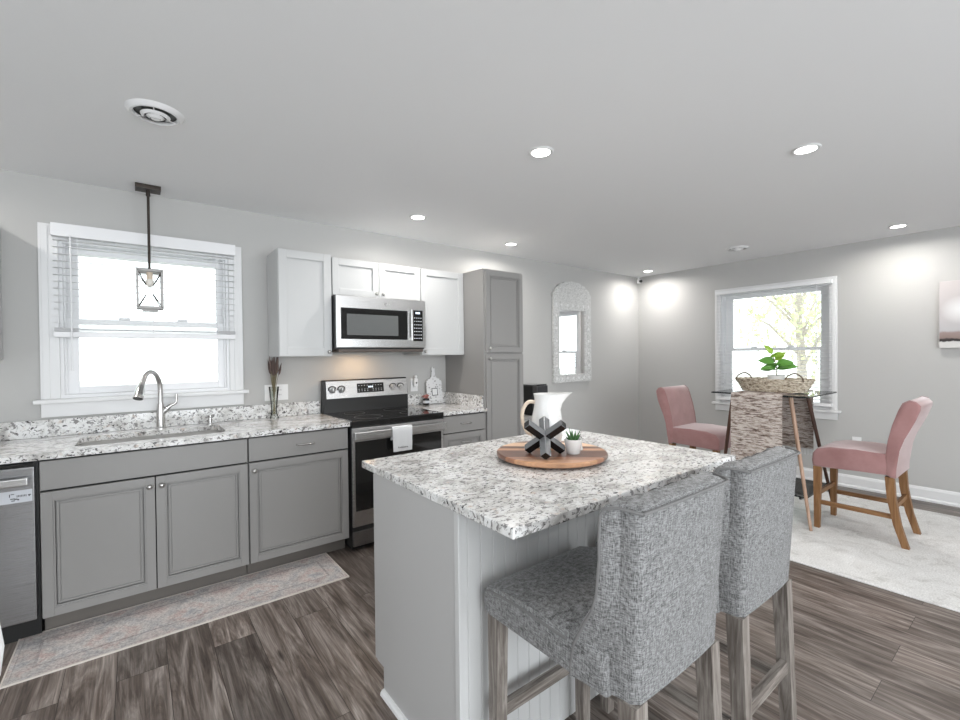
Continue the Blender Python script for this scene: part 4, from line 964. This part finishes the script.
# ------------------------------------------------------------------ grey counter stools
def stool():
    K = .909; KZ = 1.3684 * (1 - K)
    def sc(m, kx=K):
        for v_ in m.bm.verts: v_.co = (v_.co.x * kx, v_.co.y * K, v_.co.z * K + KZ)
        return m
    t = thing('counter_stool', (-.100, -2.832, 0), 'grey upholstered counter stool nearest the viewer, at the island', 'stool', 'grey upholstered stools at the island')
    # seat: crowned cushion with rounded front
    prof = [(-.20, .485), (.275, .485), (.296, .495), (.305, .53), (.300, .565), (.282, .588), (.22, .602), (.08, .610), (-.08, .608), (-.20, .605)]
    m = MB(); m.prism(prof, -.243, .243, 'x', .022, 4); seat = sc(m, .955).build('seat', M['tweed'], t, True, angle=50)
    m = MB(); m.tube(curve([(-.244, -.08, .585), (-.244, .10, .588), (-.243, .24, .580), (-.236, .287, .566), (-.20, .297, .566), (0, .30, .566), (.20, .297, .566), (.236, .287, .566), (.243, .24, .580), (.244, .10, .588), (.244, -.08, .585)], 5), .0042, 8)
    sc(m, .955).build('piping', M['tweed_dark'], seat, True)
    # backrest: flat back with wings sweeping forward and down to the seat
    def section(z):
        wf = [(.488, -.078), (.53, -.080), (.584, -.093), (.65, -.125), (.70, -.155), (.75, -.172), (.85, -.185), (.92, -.186), (.965, -.192), (.985, -.205)]
        for (z0, a), (z1, b_) in zip(wf, wf[1:]):
            if z <= z1: yf = a + (b_ - a) * (z - z0) / (z1 - z0); break
        else: yf = wf[-1][1]
        k = (z - .488) / .497
        yb = -.268 - .026 * k; xb = .212 + .018 * k; flare = .252 + .016 * k; th = .052
        o = [(-flare + .012, yf), (-flare, yf - .012), (-flare + (flare - xb) * .25, yf + (yb - yf) * .4), (-xb - .006, yb + .05), (-xb - .002, yb + .018), (-xb + .016, yb), (-xb * .5, yb - .004), (0, yb - .005)]
        o = o + [(-x, y) for x, y in o[-2::-1]]
        inn = [(flare - .038, yf), (flare - th + .0, yf - .02), (xb - th + .012, yb + .10), (xb - th - .02, yb + .078), (0, yb + .07)]
        inn = inn + [(-x, y) for x, y in inn[-2::-1]]
        return o + inn
    rings = []
    zs = [.488, .51, .55, .584, .62, .66, .70, .75, .80, .85, .90, .94, .965]
    for z in zs: rings.append([(x, y, z) for x, y in section(z)])
    def shrink(ring, s_, z):
        cx_ = 0; out = []
        for (x, y) in ring: out.append((x * (1 - s_ * .25), y + (-.235 - y) * s_, z))
        return out
    S_ = section(.985)
    rings.append([(x, y, .980) for x, y in section(.978)])
    rings.append(shrink(S_, .12, .989)); rings.append(shrink(S_, .45, .994))
    m = MB(); m.loft(rings); bk = sc(m).build('backrest', M['tweed'], t, True, angle=48)
    # piping: along wing fronts and over the top back edge
    m = MB()
    for s_ in (-1, 1):
        pts = [(s_ * -section(z)[1][0], section(z)[1][1] - .0, z) for z in zs] + [(s_ * .267, -.215, .982), (s_ * .252, -.245, .989), (s_ * .236, -.285, .985), (s_ * .226, -.298, .981)]
        m.tube(pts, .0042, 8)
    m.tube([(x, -.298 - .003 * (1 - abs(x) / .23), .981) for x in (-.226, -.15, 0, .15, .226)], .0042, 8)
    sc(m).build('piping', M['tweed_dark'], bk, True)
    m = MB()
    for x in (-.13, -.045, .045, .13):
        m.tube(curve([(x, -.235, .9935), (x * 1.02, -.215, .990), (x * 1.03, -.190, .965), (x * 1.03, -.19, .93)], 4), .0022, 6)
    sc(m).build('tuft_seams', M['tweed_dark'], bk, True)
    zt = .487 * K + KZ
    for sx in (-1, 1):
        MB().leg((sx * .200, .235, zt), (sx * .203, .240, 0), .045, .036).build('leg', M['driftwood'], t)
        MB().leg((sx * .178, -.222, zt), (sx * .180, -.245, 0), .048, .038).build('leg', M['driftwood'], t)
        MB().tube([(sx * .180, -.215, .215), (sx * .200, .225, .215)], 0, sq=(.022, .034)).build('stretcher', M['driftwood_y'], t)
    MB().tube([(-.180, .238, .262), (.180, .238, .262)], 0, sq=(.022, .038)).build('stretcher', M['driftwood_x'], t)
    MB().tube([(-.160, -.236, .27), (.160, -.236, .27)], 0, sq=(.022, .040)).build('stretcher', M['driftwood_x'], t)
    return t
s1 = stool()
s2 = copy_tree(s1); s2.location = (.447, -2.834, 0); s2['label'] = 'grey upholstered counter stool on the right, nearer the dining table'

# ------------------------------------------------------------------ rugs
RX0, RX1, RY0, RY1 = -1.64, -.152, -.965, -.553
m = MB(); m.box(RX0, RX1, RY0, RY1, .0008, .0065, .002)
o = m.build('runner_rug', rug_runner(RX0, RX1, RY0, RY1), off=((RX0 + RX1) / 2, (RY0 + RY1) / 2, 0)); tag(o, 'long faded pink and grey runner rug in front of the sink cabinets', 'rug')
e_ = MB().frame('z', 0, 0, 1, 0, 1, .1, 0, 1) if False else MB()
for a in ((RX0 - .006, RX1 + .006, RY0 - .006, RY0), (RX0 - .006, RX1 + .006, RY1, RY1 + .006), (RX0 - .006, RX0, RY0, RY1), (RX1, RX1 + .006, RY0, RY1)): e_.box(*a, .0008, .008)
e_.build('bound_edge', mat('cream_rug_edge', (.66, .61, .56), .9), o, off=((RX0 + RX1) / 2, (RY0 + RY1) / 2, 0))
m = MB(); m.box(2.20, 4.12, -3.75, -.95, .0008, .009, .003); o = m.build('area_rug', rug_area(), off=(3.16, -2.35, 0)); tag(o, 'large pale distressed area rug under the dining table and pink chairs', 'rug')
RUGZ = .0092

# ------------------------------------------------------------------ dining table
TX0, TX1, TY0, TY1, TZ = 2.765, 3.455, -2.525, -1.82, 1.022
off = (3.11, -2.17, RUGZ); t = thing('bar_table', off, 'tall square glass-topped table with slim splayed wooden legs', 'table')
MB().box(TX0 + .0015, TX1 - .0015, TY0 + .0015, TY1 - .0015, TZ, TZ + .010).build('glass_top', M['table_glass'], t, off=off)
def rim(x0, x1, y0, y1, z0, z1, w):
    m = MB(); m.box(x0, x1, y0, y0 + w, z0, z1); m.box(x0, x1, y1 - w, y1, z0, z1); m.box(x0, x0 + w, y0 + w, y1 - w, z0, z1); m.box(x1 - w, x1, y0 + w, y1 - w, z0, z1); return m
r_ = rim(TX0, TX1, TY0, TY1, TZ - .0005, TZ + .0105, .0035).build('glass_edge', M['glass_edge'], t, off=off)
for (tx, ty, bx, by, mt) in ((2.86, -2.38, 2.863, -2.51, 'tan_wood'), (3.40, -2.33, 3.494, -2.50, 'walnut'), (2.86, -1.96, 2.863, -1.83, 'walnut'), (3.38, -1.96, 3.42, -1.83, 'walnut')):
    MB().cyl((tx, ty, TZ), (bx, by, RUGZ), .0155, .011, 16).build('leg', M[mt], t, True, off=off)
MB().box(2.89, 3.46, -2.475, -1.88, .24, .248).build('glass_shelf', M['table_glass'], t, off=off)
rim(2.887, 3.463, -2.478, -1.877, .2392, .2488, .005).build('shelf_edge', M['glass_edge'], t, off=off)
MB().box(2.89, 3.46, -2.44, -2.425, .222, .239).box(2.89, 3.46, -1.93, -1.915, .222, .239).build('shelf_rail', M['black'], t, off=off)
t = thing('storage_box', (3.03, -2.20, .2492), 'black box on the lower glass shelf of the tall table', 'box')
MB().box(-.11, .11, -.08, .08, 0, .15, .006).build('box_body', M['black'], t)
MB().box(-.112, .112, -.082, .082, .15, .17, .004).build('lid', M['black_gloss'], t)

# table runner draped over
def drape():
    y0, y1 = -2.358, -1.985; t_ = .004
    path = [(TX0 - .012, .445), (TX0 - .010, .75), (TX0 - .008, 1.0), (TX0 - .006, 1.026), (TX0 + .004, TZ + .0115), (TX0 + .05, TZ + .0112), (TX1 - .05, TZ + .0112), (TX1 - .004, TZ + .0115), (TX1 + .006, 1.026), (TX1 + .008, 1.0), (TX1 + .010, .75), (TX1 + .012, .52)]
    out, inn = [], []
    for i, (x, z) in enumerate(path):
        a = path[max(0, i - 1)]; c = path[min(len(path) - 1, i + 1)]; tx, tz = c[0] - a[0], c[1] - a[1]; L = math.hypot(tx, tz)
        out.append((x - tz / L * t_, z + tx / L * t_)); inn.append((x, z))
    poly = out + inn[::-1]; rings = []
    for k in range(13):
        u = k / 12; y = y0 + (y1 - y0) * u
        rings.append([(x + (math.sin(u * 11) * .004 * max(0, (1.0 - z)) * 2), y, z) for x, z in poly])
    m = MB(); m.loft(rings); off = (3.11, -2.135, TZ + .0105)
    o = m.build('table_runner', M['runner_weave'], smooth=True, angle=50, off=off); tag(o, 'tan and brown woven runner draped over the tall glass table', 'table runner')
    m = MB()
    for k in range(60):
        y = y0 + .004 + (y1 - y0 - .008) * k / 59
        for x, z in ((TX0 - .013, .448), (TX1 + .013, .523)): m.cyl((x, y, z), (x + .002 * math.sin(k * 3), y + .003 * math.sin(k * 1.7), z - .055), .0022, .0012, 5)
    f = m.build('fringe', M['towel'], o, off=off); f['kind'] = 'stuff'
drape()
TT = TZ + .0155
# basket
def basket():
    t = thing('wicker_basket', (3.09, -2.183, TT), 'oblong woven seagrass basket with two loop handles on the glass table', 'basket')
    def oval(a, b_, z, n=44): return [(b_ * math.copysign(abs(math.sin(2 * PI * k / n)) ** .8, math.sin(2 * PI * k / n)), a * math.copysign(abs(math.cos(2 * PI * k / n)) ** .8, math.cos(2 * PI * k / n)), z) for k in range(n)]
    lv = [(.222, .105, .0), (.232, .112, .012), (.25, .125, .04), (.27, .14, .075), (.284, .15, .104)]
    rings = [oval(a, b_, z) for a, b_, z in lv] + [oval(a - .016, b_ - .016, max(z, .012)) for a, b_, z in lv[::-1]]
    MB().loft(rings).build('bowl', M['seagrass'], t, True)
    m = MB()
    for i in range(7):
        f_ = i / 6; a = .232 + .050 * f_; b_ = .111 + .039 * f_; z = .008 + .094 * f_
        for ph in (0, PI):
            pts = oval(a + .002, b_ + .002, z, 88); m.tube([(x * (1 + .012 * math.sin(k * .9 + ph + i)), y * (1 + .012 * math.sin(k * .9 + ph + i)), zz + .004 * math.cos(k * .9 + ph + i)) for k, (x, y, zz) in enumerate(pts)], .0048, 6, closed=True)
    m.build('braid', M['seagrass'], t, True)
    for s_ in (-1, 1):
        yc = s_ * .185
        m = MB(); m.tube(curve([(-.118, yc + .065, .092), (-.110, yc + .05, .13), (-.10, yc, .158), (-.11, yc - .05, .13), (-.118, yc - .065, .092)], 6), .0055, 8)
        m.build('handle', M['twig'], t, True)
basket()
# fiddle leaf plant
def fig():
    t = thing('potted_fig', (3.13, -2.19, TT + .0125), 'leafy green fig plant standing in the wicker basket', 'plant')
    MB().lathe([(0, 0), (.048, 0), (.052, .004), (.064, .112), (.064, .12), (.058, .12), (.055, .105), (0, .105)], seg=28, cap0=False, cap1=False).build('pot', M['terra'], t, True)
    MB().lathe([(0, .106), (.055, .106)], seg=20, cap0=False, cap1=False).build('soil', M['soil'], t)
    MB().tube(curve([(0, 0, .10), (.004, -.004, .17), (-.004, .006, .235), (.0, .03, .30)], 6), .004, 8).build('stem', M['stem'], t, True)
    def leaf(base, az, el, L, Wd, mt, roll=0.0):
        m = MB(); n = 9; rows = []
        for i in range(n + 1):
            u = i / n; wd = Wd * (math.sin(PI * u ** .8) ** .8) * (1 if 0 < i < n else 0) + .0008; x = u * L; z = -.22 * L * u * u
            rows.append([(x, -wd, z + .25 * wd), (x, -wd * .5, z + .04 * wd), (x, 0, z), (x, wd * .5, z + .04 * wd), (x, wd, z + .25 * wd)])
        m2 = [[(a, b_, c_ - .0012) for a, b_, c_ in r][::-1] for r in rows]
        m.loft([r + q for r, q in zip(rows, m2)])
        R_ = Matrix.Translation(base) @ Matrix.Rotation(az, 4, 'Z') @ Matrix.Rotation(-el, 4, 'Y') @ Matrix.Rotation(roll, 4, 'X')
        bmesh.ops.transform(m.bm, matrix=R_, verts=m.bm.verts); m.build('leaf', mt, t, True)
    rd = lambda d: math.radians(d)
    for base, az, el, L, Wd, mt, ro in (((0, .03, .30), 118, 62, .10, .030, 'leaf_light', -50), ((0, .02, .28), -70, 25, .09, .032, 'leaf_light', 40), ((0, .008, .25), -88, 38, .08, .030, 'leaf_light', 60),
                                    ((0, .008, .235), 105, 12, .125, .038, 'leaf', -55), ((0, .0, .215), -85, 12, .125, .038, 'leaf', 55), ((.003, -.003, .19), 95, -2, .13, .038, 'leaf', -55),
                                    ((.003, -.003, .18), -95, 14, .15, .036, 'leaf', 50), ((.003, -.002, .20), 195, 20, .10, .034, 'leaf', 0), ((.0, .0, .2), 10, 25, .10, .034, 'leaf', 0),
                                    ((0, .02, .27), -150, 45, .07, .026, 'leaf_light', 20), ((.003, -.003, .17), -125, 20, .12, .034, 'leaf', 30), ((0, 0, .17), 140, 15, .11, .034, 'leaf', -30)):
        leaf(base, rd(az), rd(el), L, Wd, M[mt], rd(ro))
fig()

# ------------------------------------------------------------------ pink chairs
def pink_chair():
    t = thing('bar_chair', (3.20, -2.75, RUGZ), 'pink velvet chair with oak legs standing right of the glass table', 'chair', 'pink velvet chairs at the glass table')
    dz = -RUGZ
    prof = [(x, z + dz) for x, z in ((-.20, .492), (.05, .492), (.24, .478), (.262, .485), (.268, .53), (.262, .585), (.235, .622), (.15, .645), (.0, .65), (-.12, .645), (-.20, .65))]
    m = MB(); m.prism(prof, -.232, .232, 'x', .02, 3); m.build('seat', M['velvet'], t, True, angle=50)
    cv = [(-.165, .50), (-.168, .62), (-.182, .74), (-.205, .85), (-.238, .96), (-.258, 1.008), (-.290, 1.030), (-.325, 1.020), (-.346, .995), (-.344, .965), (-.322, .90), (-.294, .83), (-.264, .76), (-.240, .68), (-.224, .56), (-.222, .484), (-.195, .482)]
    m = MB(); m.prism([(x, z + dz) for x, z in cv], -.234, .234, 'x', .014, 3); bk = m.build('backrest', M['velvet'], t, True, angle=55)
    m = MB(); m.tube([(-.229, x + .002, z + dz) for x, z in cv[1:8]], .003, 6); m.tube([(.229, x + .002, z + dz) for x, z in cv[1:8]], .003, 6); m.build('piping', M['velvet'], bk, True)
    for s_ in (-1, 1):
        MB().leg((s_ * .205, .232, .485 + dz), (s_ * .205, .236, 0), .048, .034).build('leg', M['oak'], t)
        m = MB()
        def rg(y, z, a): h = a / 2; return [(s_ * .205 + sx * h, y + sy * h, z) for sx, sy in ((-1, -1), (1, -1), (1, 1), (-1, 1))]
        m.loft([rg(-.185, .485 + dz, .048), rg(-.195, .33, .046), rg(-.225, .15, .042), rg(-.268, 0, .038)]); m.build('leg', M['oak'], t)
        MB().tube([(s_ * .205, .215, .20), (s_ * .205, -.205, .20)], 0, sq=(.02, .032)).build('stretcher', M['oak_y'], t)
    MB().tube([(-.19, .233, .265), (.19, .233, .265)], 0, sq=(.02, .032)).build('stretcher', M['oak_x'], t)
    MB().tube([(-.19, -.205, .265), (.19, -.205, .265)], 0, sq=(.02, .032)).build('stretcher', M['oak_x'], t)
    return t
c1 = pink_chair()
c2 = copy_tree(c1); c2.location = (3.185, -1.53, RUGZ); c2.rotation_euler = (0, 0, PI); c2['label'] = 'pink velvet chair on the far side of the island, left of the glass table'

# ------------------------------------------------------------------ white tub chair at the left edge
def tub():
    t = thing('shell_chair', (-1.768, -2.30, 0), 'white moulded chair whose rounded edge shows at the left border', 'chair')
    m = MB(); rings = []; N = 32; Rr = .355
    # oval shell standing in the plane x-z, dished towards +y
    for j, f_ in enumerate((1.0, .85, .6, .3, .02)):
        rings.append([(Rr * f_ * math.cos(2 * PI * k / N), .05 * f_ ** 2 * 1.2 + .0, .74 + .31 * f_ * math.sin(2 * PI * k / N)) for k in range(N)])
    back = [[(x * .985, y - .018, .74 + (z - .74) * .985) for x, y, z in r] for r in rings]
    m.loft(rings[::-1] + back, cap0=True, cap1=True); m.build('backrest', M['plastic_w'], t, True, angle=60)
    MB().lathe([(0, .43), (.17, .43), (.2, .445), (.21, .47), (.19, .465), (.16, .455), (0, .45)], (-.02, .20, 0), 32, False, False).build('seat', M['plastic_w'], t, True)
    for sx in (-1, 1):
        for sy in (0, 1): MB().cyl((-.02 + sx * .12, .12 + sy * .16, .435), (-.02 + sx * .19, .06 + sy * .28, 0), .014, .01, 12).build('leg', M['tan_wood'], t, True)
    return t
tub()
